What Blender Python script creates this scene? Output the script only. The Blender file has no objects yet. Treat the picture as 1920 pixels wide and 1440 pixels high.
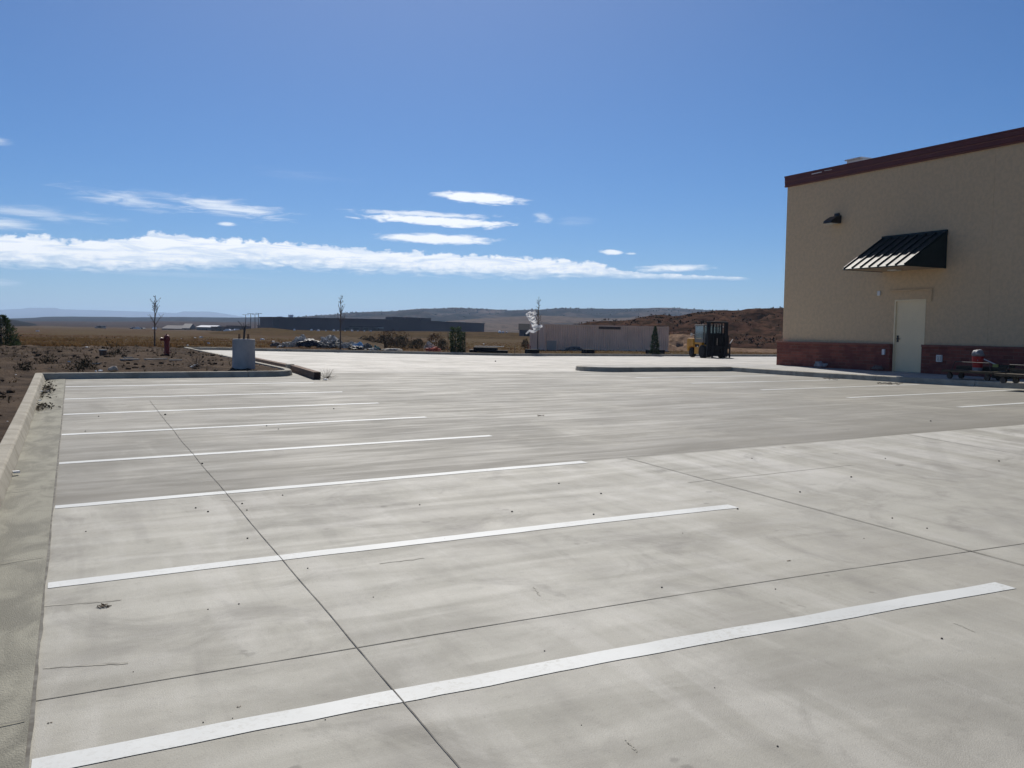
import bpy, bmesh, math, random
import numpy as np
from mathutils import Vector, Matrix, noise as mnoise

random.seed(7)
rng = np.random.default_rng(7)
S = bpy.context.scene
COL = S.collection
R = math.radians
HC = 1.8                                   # eye height above the concrete under the photographer

# ------------------------------------------------------------------ camera
F, YAW, PITCH, ROLL = 1770.2, .43536, .05505, .01774
cy, sy, cp, sp, cr, sr = math.cos(YAW), math.sin(YAW), math.cos(PITCH), math.sin(PITCH), math.cos(ROLL), math.sin(ROLL)
r0, f0, u0 = Vector((cy, -sy, 0)), Vector((sy, cy, 0)), Vector((0, 0, 1))
fw = f0 * cp - u0 * sp
up1 = u0 * cp + f0 * sp
RT = r0 * cr + up1 * sr
UP = up1 * cr - r0 * sr
cam = bpy.data.cameras.new('camera')
cam.sensor_width = 36.0
cam.lens = 36.0 * F / 1920.0
cam.clip_start, cam.clip_end = .1, 60000
co = bpy.data.objects.new('camera', cam)
COL.objects.link(co)
EYE = Vector((0, 0, HC))
co.matrix_world = Matrix(((RT.x, UP.x, -fw.x, 0), (RT.y, UP.y, -fw.y, 0), (RT.z, UP.z, -fw.z, HC), (0, 0, 0, 1)))
S.camera = co

def ray(px, py):
    return fw + RT * ((px - 960) / F) - UP * ((py - 720) / F)
def at_d(px, py, d):                       # point seen at (px, py), d metres ahead of the camera
    v = ray(px, py)
    return EYE + v * (d / v.dot(f0))
def at_Y(px, py, Y):
    v = ray(px, py)
    return EYE + v * (Y / v.y)
def at_X(px, py, X):
    v = ray(px, py)
    return EYE + v * (X / v.x)

# ------------------------------------------------------------------ world, sun, exposure
SUN_AZ, SUN_EL = R(18), R(44.7)
W = bpy.data.worlds.new('World')
S.world = W
W.use_nodes = True
nt = W.node_tree
nt.nodes.clear()
class NB:
    """small helper to write node trees"""
    def __init__(s, tree): s.t = tree
    def n(s, typ, ins=None, **kw):
        nd = s.t.nodes.new(typ)
        for k, v in kw.items(): setattr(nd, k, v)
        for k, v in (ins or {}).items():
            sock = nd.inputs[k]
            if isinstance(v, bpy.types.NodeSocket): s.t.links.new(v, sock)
            else: sock.default_value = v
        return nd
    def m(s, op, a, b=None, c=None, clamp=False):
        nd = s.n('ShaderNodeMath', operation=op, use_clamp=clamp)
        for i, v in enumerate((a, b, c)):
            if v is None: continue
            if isinstance(v, bpy.types.NodeSocket): s.t.links.new(v, nd.inputs[i])
            else: nd.inputs[i].default_value = v
        return nd.outputs[0]
    def mr(s, v, a, b, c=0., d=1., smooth=True):
        nd = s.n('ShaderNodeMapRange', interpolation_type='SMOOTHSTEP' if smooth else 'LINEAR')
        for k, x in (('Value', v), ('From Min', a), ('From Max', b), ('To Min', c), ('To Max', d)):
            if isinstance(x, bpy.types.NodeSocket): s.t.links.new(x, nd.inputs[k])
            else: nd.inputs[k].default_value = x
        return nd.outputs[0]
    def noise(s, vec, scale, detail=4., rough=.5, dist=0.):
        nd = s.n('ShaderNodeTexNoise', {'Vector': vec, 'Scale': scale, 'Detail': detail, 'Roughness': rough, 'Distortion': dist})
        return nd.outputs['Fac']
    def mapping(s, vec, loc=(0, 0, 0), rot=(0, 0, 0), scale=(1, 1, 1), typ='POINT'):
        nd = s.n('ShaderNodeMapping', {'Vector': vec, 'Location': loc, 'Rotation': rot, 'Scale': scale}, vector_type=typ)
        return nd.outputs[0]
    def mix(s, fac, a, b, blend='MIX'):
        nd = s.n('ShaderNodeMix', data_type='RGBA', blend_type=blend, clamp_factor=True)
        for k, v in ((0, fac), (6, a), (7, b)):
            if isinstance(v, bpy.types.NodeSocket): s.t.links.new(v, nd.inputs[k])
            else: nd.inputs[k].default_value = v if k == 0 else (*v[:3], 1)
        return nd.outputs[2]
b = NB(nt)
SKY = b.n('ShaderNodeTexSky', sky_type='NISHITA', sun_disc=False, sun_elevation=SUN_EL, sun_rotation=SUN_AZ,
          altitude=1700, air_density=1.0, dust_density=.6, ozone_density=2.2)
tc = b.n('ShaderNodeTexCoord')
sep = b.n('ShaderNodeSeparateXYZ', {0: tc.outputs['Generated']})
az = b.m('MULTIPLY', b.m('ARCTAN2', sep.outputs[0], sep.outputs[1]), 180 / math.pi)
el = b.m('MULTIPLY', b.m('ARCSINE', sep.outputs[2]), 180 / math.pi)
ae = b.n('ShaderNodeCombineXYZ', {0: az, 1: el}).outputs[0]
def azel(px, py):
    v = ray(px, py).normalized()
    return math.degrees(math.atan2(v.x, v.y)), math.degrees(math.asin(v.z))
n_puff = b.noise(b.mapping(ae, scale=(1, 1.5, 1)), 1.35, 5., .58)
n_fine = b.noise(b.mapping(ae, scale=(.7, 3.0, 1)), 1.3, 5., .58, .5)
n_wisp = b.noise(b.mapping(ae, rot=(0, 0, R(4)), scale=(.35, 3, 1)), 1.3, 6., .6, .8)
# the long bank of cloud above the horizon
top = [(-900, 452), (-300, 446), (0, 437), (85, 440), (115, 451), (200, 447), (262, 445), (283, 433), (320, 436), (400, 446), (500, 452), (600, 459),
       (700, 468), (850, 475), (950, 480), (1050, 485), (1110, 491), (1150, 503), (1200, 512), (1300, 516.5), (1398, 520.5), (1500, 545)]
bot = [(-900, 515), (-300, 500), (0, 500), (200, 510), (350, 506), (450, 500), (600, 508), (800, 516), (950, 521), (1100, 520), (1250, 520.5), (1398, 522), (1500, 520)]
A0, A1 = -60., 45.
def curve(pts):
    nd = b.n('ShaderNodeFloatCurve', {'Value': b.mr(az, A0, A1, smooth=False)})
    c = nd.mapping.curves[0]
    q = sorted(azel(*p) for p in pts)
    q = [((a - A0) / (A1 - A0), e / 20) for a, e in q]
    c.points[0].location, c.points[1].location = (0, q[0][1]), (1, q[-1][1])
    for a, e in q:
        p = c.points.new(a, e)
        p.handle_type = 'VECTOR'
    nd.mapping.update()
    return b.m('MULTIPLY', nd.outputs[0], 20.)
e_top, e_bot = curve(top), curve(bot)
wob = b.m('MULTIPLY', b.m('SUBTRACT', n_puff, .5), 1.1)
wob2 = b.m('MULTIPLY', b.m('SUBTRACT', n_fine, .5), 1.2)
thick = b.m('SUBTRACT', e_top, e_bot)
wk = b.mr(thick, .0, 1.2, .12, 1., smooth=False)
up_m = b.mr(b.m('ADD', b.m('SUBTRACT', e_top, el), b.m('MULTIPLY', wob, wk)), -.05, b.m('MULTIPLY', wk, .16))
lo_m = b.mr(b.m('ADD', b.m('SUBTRACT', el, e_bot), b.m('MULTIPLY', wob2, wk)), -.15, b.m('MULTIPLY', wk, .45))
bank = b.m('MULTIPLY', b.m('MULTIPLY', up_m, lo_m), b.mr(az, 38.2, 39.2, 1., 0.))
layer = b.noise(b.mapping(ae, rot=(0, 0, R(2)), scale=(.28, 2.2, 1)), 1.1, 4., .6, .6)
bank = b.m('MULTIPLY', bank, b.mr(layer, .36, .56, .62, 1.))
masks = [bank]
# (px, py, half width, half height, tilt deg, edge softness, opacity, noise gain, noise)
lens = [(900, 371, 94, 12, 3.2, .5, .97, .7, n_fine), (800, 402, 160, 7, 1., .8, .75, 1.0, n_fine), (815, 414, 160, 11, 2.2, .55, .97, 1.0, n_fine),
        (818, 448, 128, 11, .6, .5, .97, .6, n_fine), (1145, 473, 24, 5.5, .5, .6, .9, .8, n_fine), (1184, 475.5, 13, 2.6, 0, .8, .6, .6, n_fine),
        (1262, 503, 84, 9, -1.5, .8, .9, .8, n_fine), (425, 420, 22, 4.5, 0, .8, .75, .6, n_fine), (1016, 409, 24, 12, 0, 1.0, .42, 1.3, n_fine),
        (240, 374, 110, 17, 5.5, 1.3, .5, 1.6, n_wisp), (420, 389, 130, 19, 5.5, 1.2, .72, 1.5, n_wisp), (320, 368, 90, 9, 3., 1.5, .2, 1.5, n_wisp),
        (60, 399, 150, 13, 2., 1.4, .45, 1.5, n_wisp), (10, 420, 60, 13, 2., 1.1, .65, 1.1, n_wisp), (0, 530, 40, 9, 0, 1.2, .6, 1.0, n_wisp),
        (-10, 264, 36, 9, 2., 1.2, .45, 1.2, n_wisp), (320, 514, 290, 7, 0.5, 1.4, .28, 1.2, n_wisp), (560, 329, 120, 14, 3., 2., .09, 1.6, n_wisp),
        (1070, 416, 50, 10, 0, 1.5, .16, 1.5, n_wisp), (-260, 372, 200, 22, 3., 1.2, .5, 1.6, n_wisp)]
for px, py, hw, hh, tilt, soft, op, gain, nz in lens:
    a, e = azel(px, py)
    k = math.degrees(1 / F)
    q = b.mapping(ae, loc=(a, e, 0), rot=(0, 0, -R(tilt)), scale=(hw * k, hh * k, 1), typ='TEXTURE')
    ln = b.n('ShaderNodeVectorMath', {0: q}, operation='LENGTH').outputs['Value']
    v = b.m('ADD', b.m('SUBTRACT', 1., ln), b.m('MULTIPLY', b.m('SUBTRACT', nz, .5), gain * 1.6))
    masks.append(b.m('MULTIPLY', b.mr(v, 0., soft), op))
mk = masks[0]
for q in masks[1:]: mk = b.m('MAXIMUM', mk, q)
# darker belly of the bank: thicker cloud with the sun above it
shade = b.m('MULTIPLY', b.mr(b.m('ADD', b.m('SUBTRACT', el, e_bot), b.m('MULTIPLY', b.m('SUBTRACT', n_puff, .5), 2.6)), -.2, .9), 1.)
ccol = b.mix(shade, (.60, .70, .82), (.93, .95, .97))
SKY_STRENGTH = .071
low = b.m('POWER', b.mr(el, 0., 26., 1., 0., smooth=False), 2.)
tint = b.mix(low, (.97, .94, 1.02), (.62, .78, 1.04))
gam = b.n('ShaderNodeHueSaturation', {'Saturation': 1.27, 'Value': 1.0, 'Color': b.mix(1., SKY.outputs[0], tint, 'MULTIPLY')})
bg1 = b.n('ShaderNodeBackground', {'Color': gam.outputs[0], 'Strength': SKY_STRENGTH})
bg2 = b.n('ShaderNodeBackground', {'Color': ccol, 'Strength': 1.12})
mx = b.n('ShaderNodeMixShader', {0: mk, 1: bg1.outputs[0], 2: bg2.outputs[0]})
# brightening of the sky around the sun, which stands above the frame
SD = (math.sin(SUN_AZ) * math.cos(SUN_EL), math.cos(SUN_AZ) * math.cos(SUN_EL), math.sin(SUN_EL))
cs = b.n('ShaderNodeVectorMath', {0: tc.outputs['Generated'], 1: SD}, operation='DOT_PRODUCT').outputs['Value']
bg3 = b.n('ShaderNodeBackground', {'Color': (1., .96, .93, 1), 'Strength': b.m('MULTIPLY', b.m('POWER', b.m('MAXIMUM', cs, 0.), 13.), .26)})
ad = b.n('ShaderNodeAddShader', {0: mx.outputs[0], 1: bg3.outputs[0]})
wo = b.n('ShaderNodeOutputWorld', {0: ad.outputs[0]})
W.cycles.sampling_method = 'MANUAL'
W.cycles.sample_map_resolution = 1024

SUN = Vector((math.sin(SUN_AZ) * math.cos(SUN_EL), math.cos(SUN_AZ) * math.cos(SUN_EL), math.sin(SUN_EL)))
sl = bpy.data.lights.new('sun', 'SUN')
sl.energy, sl.angle, sl.color = 4.7, R(.53), (1., .95, .87)
so = bpy.data.objects.new('sun', sl)
COL.objects.link(so)
so.rotation_euler = SUN.to_track_quat('Z', 'Y').to_euler()
S.view_settings.view_transform = 'Standard'
S.view_settings.look = 'None'
S.view_settings.exposure = 0.0
S.view_settings.gamma = 1.0
S.view_settings.use_curve_mapping = False
S.cycles.use_denoising = True
S.cycles.max_bounces = 5
S.cycles.diffuse_bounces = 4
S.cycles.volume_bounces = 1
S.cycles.volume_step_rate = 4

# ------------------------------------------------------------------ ground height
P = 2.743                                  # stall width
XL, LEN, Y0, XJ, XJ2, YC = -.18344, 5.59128, 4.08954, 1.35219, 5.98551, 4.80253
XR, YR, XK, YK, YI = 14.68678, 12.17575, 20.31373, 25.33545, 25.99887
XW, YCOR = 22.75725, 26.30119              # building wall and its far corner
YS = 26.5                                  # where the far slab begins
YF = 56.0                                  # far kerb
def lotz(X, Y):
    X, Y = np.asarray(X, float), np.asarray(Y, float)
    x = np.clip(X, -1.5, 24)
    def g(x, y):
        y = np.maximum(y, 0)
        return (-1.75893 + .00504 * y + .00025 * y * y + .04921 * x - .00163 * x * y - 8e-5 * x * x + .00084e-2 * y ** 3
                + (-.00237 + .00012 * x - .00036 * x * x) * np.maximum(0, Y0 + 2 * P - y))
    near = g(x, np.minimum(Y, YS))
    far = np.interp(X, [-20, 5.5, 9.6, 26, 48, 80], [-1.25, -1.25, -1.36, -1.57, -1.50, -1.45])
    t = np.clip((Y - YS) / (YF - YS), 0, 1)
    return near * (1 - t) + far * t + HC
def smooth(a, b_, x):
    t = np.clip((x - a) / (b_ - a), 0, 1)
    return t * t * (3 - 2 * t)
def groundz(X, Y):
    X, Y = np.asarray(X, float), np.asarray(Y, float)
    D = np.hypot(X, Y)
    w = smooth(58, 130, D)
    far = np.interp(D, [58, 130, 300, 800, 2000, 9000], [-1.45, -1.75, -2.2, -2.7, -3.5, -5.0]) + HC
    return (lotz(X, Y) + .12) * (1 - w) + far * w
def fbm(x, y, z=0., o=4):
    return mnoise.fractal(Vector((x, y, z)), .9, 2.1, o)
def ground_hit(px, py, zf=lambda x, y: float(lotz(x, y))):
    v = ray(px, py)
    t0, t1 = 2., 400.
    for _ in range(60):
        t = (t0 + t1) / 2
        p = EYE + v * t
        if p.z > zf(p.x, p.y): t0 = t
        else: t1 = t
    return EYE + v * t0
gz = lambda x, y: float(groundz(x, y))
lz = lambda x, y: float(lotz(x, y))

# ------------------------------------------------------------------ materials
def material(name, c1, c2=None, rough=.8, scale=3., bump=0., bscale=40., spec=.3, metal=0., detail=5., stretch=(1, 1, 1), dist=.0, ramp=(.35, .65), alpha=1., trans=0.):
    m = bpy.data.materials.new(name)
    m.use_nodes = True
    t = NB(m.node_tree)
    bs = m.node_tree.nodes['Principled BSDF']
    tcn = t.n('ShaderNodeTexCoord')
    v = tcn.outputs['Object']
    if stretch != (1, 1, 1): v = t.mapping(v, scale=stretch)
    if c2:
        f = t.mr(t.noise(v, scale, detail, .6, dist), *ramp)
        m.node_tree.links.new(t.mix(f, c1, c2), bs.inputs['Base Color'])
    else:
        bs.inputs['Base Color'].default_value = (*c1, 1)
    bs.inputs['Roughness'].default_value = rough
    bs.inputs['Specular IOR Level'].default_value = spec
    bs.inputs['Metallic'].default_value = metal
    bs.inputs['Alpha'].default_value = alpha
    bs.inputs['Transmission Weight'].default_value = trans
    if bump:
        bp = t.n('ShaderNodeBump', {'Height': t.noise(v, bscale, 5., .6), 'Strength': bump, 'Distance': .05})
        m.node_tree.links.new(bp.outputs[0], bs.inputs['Normal'])
    return m
M = {}
def lot_material():
    m = bpy.data.materials.new('concrete_lot')
    m.use_nodes = True
    t = NB(m.node_tree)
    bs = m.node_tree.nodes['Principled BSDF']
    v = t.n('ShaderNodeTexCoord').outputs['Object']
    s = t.n('ShaderNodeSeparateXYZ', {0: v})
    x, y = s.outputs[0], s.outputs[1]
    big = t.noise(t.mapping(v, scale=(.42, .30, 1)), 1., 5., .55, .6)
    trowel = t.noise(t.mapping(v, scale=(.55, 3.2, 1)), 1., 6., .6, .5)      # finishing passes run across the lot
    trowel2 = t.noise(t.mapping(v, loc=(7, 3, 0), scale=(3., .35, 1)), 1., 5., .6, .4)
    spots = t.noise(v, 9., 8., .7)
    fine = t.noise(v, 160., 3., .6)
    # the near slab, the middle slab and the far slab each get their own base tone
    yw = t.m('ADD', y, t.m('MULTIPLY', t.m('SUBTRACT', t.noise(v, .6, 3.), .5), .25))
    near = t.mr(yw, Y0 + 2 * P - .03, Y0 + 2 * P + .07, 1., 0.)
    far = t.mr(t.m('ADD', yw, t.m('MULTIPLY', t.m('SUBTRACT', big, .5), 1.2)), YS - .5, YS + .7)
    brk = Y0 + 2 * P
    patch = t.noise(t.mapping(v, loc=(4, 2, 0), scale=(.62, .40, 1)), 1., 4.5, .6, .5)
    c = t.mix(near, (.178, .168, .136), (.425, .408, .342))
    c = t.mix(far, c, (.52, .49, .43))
    # dark blotches and pale worn areas
    c = t.mix(t.m('MULTIPLY', t.mr(patch, .46, .64), .55), c, (.265, .250, .212))
    dk = t.n('ShaderNodeVectorMath', {0: v, 1: (DARK.x, DARK.y, DARK.z)}, operation='DISTANCE').outputs['Value']
    c = t.mix(t.m('MULTIPLY', t.mr(t.m('ADD', dk, t.m('MULTIPLY', big, 2.4)), 1.6, 4.2, 1., 0.), .48), c, (.25, .238, .20))
    c = t.mix(t.m('MULTIPLY', t.mr(big, .40, .66), .40), c, (.33, .305, .245))
    c = t.mix(t.m('MULTIPLY', t.mr(patch, .44, .28), .34), c, (.53, .505, .43))
    worn = t.m('MULTIPLY', t.m('MULTIPLY', t.mr(yw, brk - 3.4, brk - 1.2), t.mr(yw, brk - .02, brk + .02, 1., 0.)), t.mr(x, 3.5, 7.))
    c = t.mix(t.m('MULTIPLY', t.m('MULTIPLY', worn, t.mr(trowel2, .38, .62)), .75), c, (.58, .56, .51))
    # finishing passes: strong on the middle slab, faint on the near one
    sgain = t.mr(yw, brk - .3, brk + .3, .12, 1.)
    c = t.mix(t.m('MULTIPLY', t.m('MULTIPLY', t.mr(trowel, .47, .72), .44), sgain), c, (.195, .18, .15))
    c = t.mix(t.m('MULTIPLY', t.m('MULTIPLY', t.mr(trowel, .47, .25), .20), sgain), c, (.46, .435, .375))
    # wheel-wide pale and dark tracks running up the lot on the near slab
    c = t.mix(t.m('MULTIPLY', t.m('MULTIPLY', t.mr(trowel2, .50, .66), .52), near), c, (.52, .50, .44))
    c = t.mix(t.m('MULTIPLY', t.m('MULTIPLY', t.mr(trowel2, .47, .31), .55), near), c, (.275, .26, .22))
    # slabs between the saw cuts cured to slightly different tones
    pan = t.n('ShaderNodeTexWhiteNoise', {'Vector': t.n('ShaderNodeCombineXYZ', {0: t.m('FLOOR', t.m('DIVIDE', t.m('SUBTRACT', x, XJ), 4.633)), 1: t.m('FLOOR', t.m('DIVIDE', t.m('SUBTRACT', y, YC), 4.77))}).outputs[0]}, noise_dimensions='2D').outputs['Value']
    c = t.mix(t.m('MULTIPLY', t.m('MULTIPLY', pan, near), .20), c, (.29, .275, .235))
    # even mottling, pores and faint tyre arcs
    mot = t.noise(v, 1.6, 7., .66, .3)
    c = t.mix(t.m('MULTIPLY', t.mr(mot, .47, .66), .34), c, (.215, .20, .17))
    c = t.mix(t.m('MULTIPLY', t.m('MULTIPLY', t.mr(mot, .47, .32), .28), t.m('ADD', t.m('MULTIPLY', near, .6), .4)), c, (.54, .515, .44))
    pore = t.n('ShaderNodeTexVoronoi', {'Vector': v, 'Scale': 26.}).outputs['Distance']
    c = t.mix(t.m('MULTIPLY', t.mr(pore, .13, .06), .4), c, (.15, .14, .12))
    for cx_, cy2, rad in ((27., -9., 24.5), (27., -9., 26.1), (-9., 22., 17.5), (-9., 22., 19.), (40., 30., 27.), (40., 30., 28.6)):
        dd_ = t.n('ShaderNodeVectorMath', {0: t.n('ShaderNodeCombineXYZ', {0: x, 1: y}).outputs[0], 1: (cx_, cy2, 0)}, operation='DISTANCE').outputs['Value']
        ab = t.m('ABSOLUTE', t.m('SUBTRACT', dd_, rad))
        c = t.mix(t.m('MULTIPLY', t.m('MULTIPLY', t.mr(ab, .06, .14, 1., 0.), t.mr(patch, .38, .60)), .20), c, (.16, .15, .13))
    # the strip along the grade break stayed damp and dirty
    strip = t.m('MULTIPLY', t.m('MULTIPLY', t.mr(y, brk - .02, brk + .08), t.mr(t.m('ADD', yw, t.m('MULTIPLY', trowel, .8)), brk + .5, brk + 2.1, 1., 0.)), .72)
    c = t.mix(strip, c, (.165, .152, .12))
    stain = t.noise(t.mapping(v, loc=(3, 9, 0), scale=(1.1, .9, 1)), .9, 8., .68, 1.2)
    c = t.mix(t.m('MULTIPLY', t.mr(stain, .53, .68), .50), c, (.185, .172, .145))
    c = t.mix(t.m('MULTIPLY', t.mr(spots, .56, .78), .36), c, (.17, .16, .135))
    drip = t.noise(t.mapping(v, loc=(1, 1, 0)), 3.1, 3., .5)
    c = t.mix(t.m('MULTIPLY', t.mr(drip, .70, .74), .5), c, (.11, .10, .085))
    c = t.mix(t.m('MULTIPLY', t.mr(fine, .3, .7), .26), c, (.17, .16, .135))
    m.node_tree.links.new(c, bs.inputs['Base Color'])
    m.node_tree.links.new(t.mr(trowel, .3, .7, .62, .82), bs.inputs['Roughness'])
    bs.inputs['Specular IOR Level'].default_value = .42
    bp = t.n('ShaderNodeBump', {'Height': t.m('ADD', fine, t.m('MULTIPLY', trowel, .6)), 'Strength': .45, 'Distance': .006})
    m.node_tree.links.new(bp.outputs[0], bs.inputs['Normal'])
    return m
DARK = ground_hit(1760, 1330)              # middle of a darker stretch of the near slab
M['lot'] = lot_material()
M['gutter'] = material('concrete_gutter', (.325, .31, .245), (.21, .20, .158), .85, 2.2, .4, 90., stretch=(1.5, .7, 1), dist=.7)
M['kerb'] = material('concrete_kerb', (.42, .385, .31), (.31, .28, .22), .85, 2.5, .4, 70., dist=.5)
M['walk'] = material('concrete_walk', (.44, .43, .40), (.35, .34, .31), .85, 1.5, .3, 70.)
M['joint'] = material('joint_dirt', (.13, .12, .10), (.22, .21, .18), .95, 8.)
M['soil'] = material('bed_soil', (.045, .033, .025), (.108, .078, .055), .95, 1.1, 1., 14., detail=8., ramp=(.32, .68), dist=.8, spec=.03)
def paint_mat():
    m = material('white_paint', (.80, .81, .80), None, .6, spec=.4)
    t = NB(m.node_tree); bs = m.node_tree.nodes['Principled BSDF']
    v = t.n('ShaderNodeTexCoord').outputs['Object']
    w = t.mr(t.noise(v, 30., 7., .75, .3), .50, .60)
    w2 = t.mr(t.noise(v, 1.7, 4., .6), .42, .64, .08, .62)
    c = t.mix(t.m('MULTIPLY', w, w2), t.mix(t.mr(t.noise(v, 1.3, 5.), .3, .7), (.62, .63, .60), (.52, .53, .505)), (.40, .39, .345))
    m.node_tree.links.new(c, bs.inputs['Base Color'])
    return m
M['paint'] = paint_mat()
def field_mat():
    m = bpy.data.materials.new('dry_field'); m.use_nodes = True
    t = NB(m.node_tree); bs = m.node_tree.nodes['Principled BSDF']
    v = t.n('ShaderNodeTexCoord').outputs['Object']
    n1 = t.noise(v, .035, 6., .6, .6); n2 = t.noise(v, .3, 6., .65); n3 = t.noise(v, 2.5, 5., .7)
    c = t.mix(t.mr(n1, .38, .62), (.078, .043, .021), (.088, .062, .029))
    c = t.mix(t.m('MULTIPLY', t.mr(n2, .5, .72), .7), c, (.125, .088, .05))
    c = t.mix(t.m('MULTIPLY', t.mr(n3, .5, .75), .5), c, (.055, .038, .025))
    m.node_tree.links.new(c, bs.inputs['Base Color'])
    bs.inputs['Roughness'].default_value = .95; bs.inputs['Specular IOR Level'].default_value = .02
    bp = t.n('ShaderNodeBump', {'Height': n3, 'Strength': .8, 'Distance': .2})
    m.node_tree.links.new(bp.outputs[0], bs.inputs['Normal'])
    return m
M['field'] = field_mat()

# ------------------------------------------------------------------ mesh helpers
class MB:
    def __init__(s): s.v, s.f = [], []
    def add(s, vs, fs):
        o = len(s.v)
        s.v += [tuple(q) for q in vs]
        s.f += [tuple(i + o for i in f) for f in fs]
        return s
    def box(s, c, d, rz=0., rx=0., ry=0.):
        m = Matrix.Rotation(rz, 3, 'Z') @ Matrix.Rotation(ry, 3, 'Y') @ Matrix.Rotation(rx, 3, 'X')
        vs = [Vector(c) + m @ Vector((sx * d[0] / 2, s_ * d[1] / 2, sz * d[2] / 2)) for sx in (-1, 1) for s_ in (-1, 1) for sz in (-1, 1)]
        return s.add(vs, [(0, 1, 3, 2), (4, 6, 7, 5), (0, 4, 5, 1), (2, 3, 7, 6), (0, 2, 6, 4), (1, 5, 7, 3)])
    def box2(s, lo, hi):
        return s.box([(a + c) / 2 for a, c in zip(lo, hi)], [c - a for a, c in zip(lo, hi)])
    def bar(s, p0, p1, w, h=None):
        p0, p1 = Vector(p0), Vector(p1)
        h = h or w
        d = (p1 - p0).normalized()
        a = d.cross(Vector((0, 0, 1)))
        a = Vector((1, 0, 0)) if a.length < 1e-4 else a.normalized()
        c = a.cross(d)
        vs = [p + a * (i * w / 2) + c * (j * h / 2) for p in (p0, p1) for i, j in ((-1, -1), (1, -1), (1, 1), (-1, 1))]
        return s.add(vs, [(3, 2, 1, 0), (4, 5, 6, 7), (0, 1, 5, 4), (1, 2, 6, 5), (2, 3, 7, 6), (3, 0, 4, 7)])
    def tube(s, pts, rad, n=8, cap=True):
        pts = [Vector(p) for p in pts]
        rad = rad if isinstance(rad, (list, tuple)) else [rad] * len(pts)
        vs, fs = [], []
        prev = None
        for i, p in enumerate(pts):
            d = (pts[min(i + 1, len(pts) - 1)] - pts[max(i - 1, 0)]).normalized()
            a = prev if prev is not None else d.orthogonal()
            a = (a - d * a.dot(d)).normalized()
            prev = a
            c = d.cross(a)
            vs += [p + (a * math.cos(k * 2 * math.pi / n) + c * math.sin(k * 2 * math.pi / n)) * rad[i] for k in range(n)]
        for i in range(len(pts) - 1):
            for k in range(n):
                fs.append((i * n + k, i * n + (k + 1) % n, (i + 1) * n + (k + 1) % n, (i + 1) * n + k))
        if cap:
            fs += [tuple(reversed(range(n))), tuple((len(pts) - 1) * n + k for k in range(n))]
        return s.add(vs, fs)
    def prism(s, poly, axis, a, c):
        """poly: 2-D outline; extruded along axis ('x': poly is y,z; 'y': poly is x,z; 'z': poly is x,y)"""
        def pt(p, t): return {'x': (t, p[0], p[1]), 'y': (p[0], t, p[1]), 'z': (p[0], p[1], t)}[axis]
        n = len(poly)
        vs = [pt(p, a) for p in poly] + [pt(p, c) for p in poly]
        return s.add(vs, [tuple(reversed(range(n))), tuple(range(n, 2 * n))] + [(i, (i + 1) % n, n + (i + 1) % n, n + i) for i in range(n)])
    def blob(s, c, r, amp=.3, freq=1.2, sub=2, seed=0., flat=None):
        bm = bmesh.new()
        bmesh.ops.create_icosphere(bm, subdivisions=sub, radius=1.)
        vs = []
        for v in bm.verts:
            p = v.co.copy()
            k = 1 + amp * mnoise.fractal(p * freq + Vector((seed, seed * 1.7, 0)), .8, 2.2, 4)
            q = Vector((p.x * r[0], p.y * r[1], p.z * r[2])) * k
            if flat is not None: q.z = max(q.z, flat)
            vs.append(Vector(c) + q)
        fs = [tuple(v.index for v in f.verts) for f in bm.faces]
        bm.free()
        return s.add(vs, fs)
    def grid(s, X, Y, Z, keep=None):
        ny, nx = X.shape
        vs = np.stack([X, Y, Z], -1).reshape(-1, 3).tolist()
        fs = []
        for j in range(ny - 1):
            for i in range(nx - 1):
                if keep is None or keep[j, i]:
                    k = j * nx + i
                    fs.append((k, k + 1, k + nx + 1, k + nx))
        return s.add(vs, fs)
    def build(s, name, m, parent=None, smooth_=False, bevel=0., loc=None):
        me = bpy.data.meshes.new(name)
        me.from_pydata(s.v, [], s.f)
        bm = bmesh.new(); bm.from_mesh(me)
        bmesh.ops.recalc_face_normals(bm, faces=bm.faces)
        bm.to_mesh(me); bm.free()
        if smooth_: me.polygons.foreach_set('use_smooth', [True] * len(me.polygons))
        me.materials.append(m)
        o = bpy.data.objects.new(name, me)
        COL.objects.link(o)
        if parent: o.parent = parent
        if loc is not None: o.location = loc
        if bevel:
            bv = o.modifiers.new('bevel', 'BEVEL'); bv.width = bevel; bv.segments = 2; bv.limit_method = 'ANGLE'
        return o
def thing(name, label, cat, loc, rz=0., group=None):
    o = bpy.data.objects.new(name, None)
    o.empty_display_size = .2
    COL.objects.link(o)
    o.location = loc; o.rotation_euler = (0, 0, rz)
    return tag(o, label, cat, group)
def tag(o, label, cat, group=None):
    o['label'] = label; o['category'] = cat; o['kind'] = 'thing'
    if group: o['group'] = group
    return o
def struct(o, label=None, cat=None, group=None, kind='structure'):
    o['kind'] = kind
    if label: o['label'] = label
    if cat: o['category'] = cat
    if group: o['group'] = group
    return o
def uniq(*arrs):
    return np.array(sorted(set(np.round(np.concatenate([np.atleast_1d(a) for a in arrs]), 4))))

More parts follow.
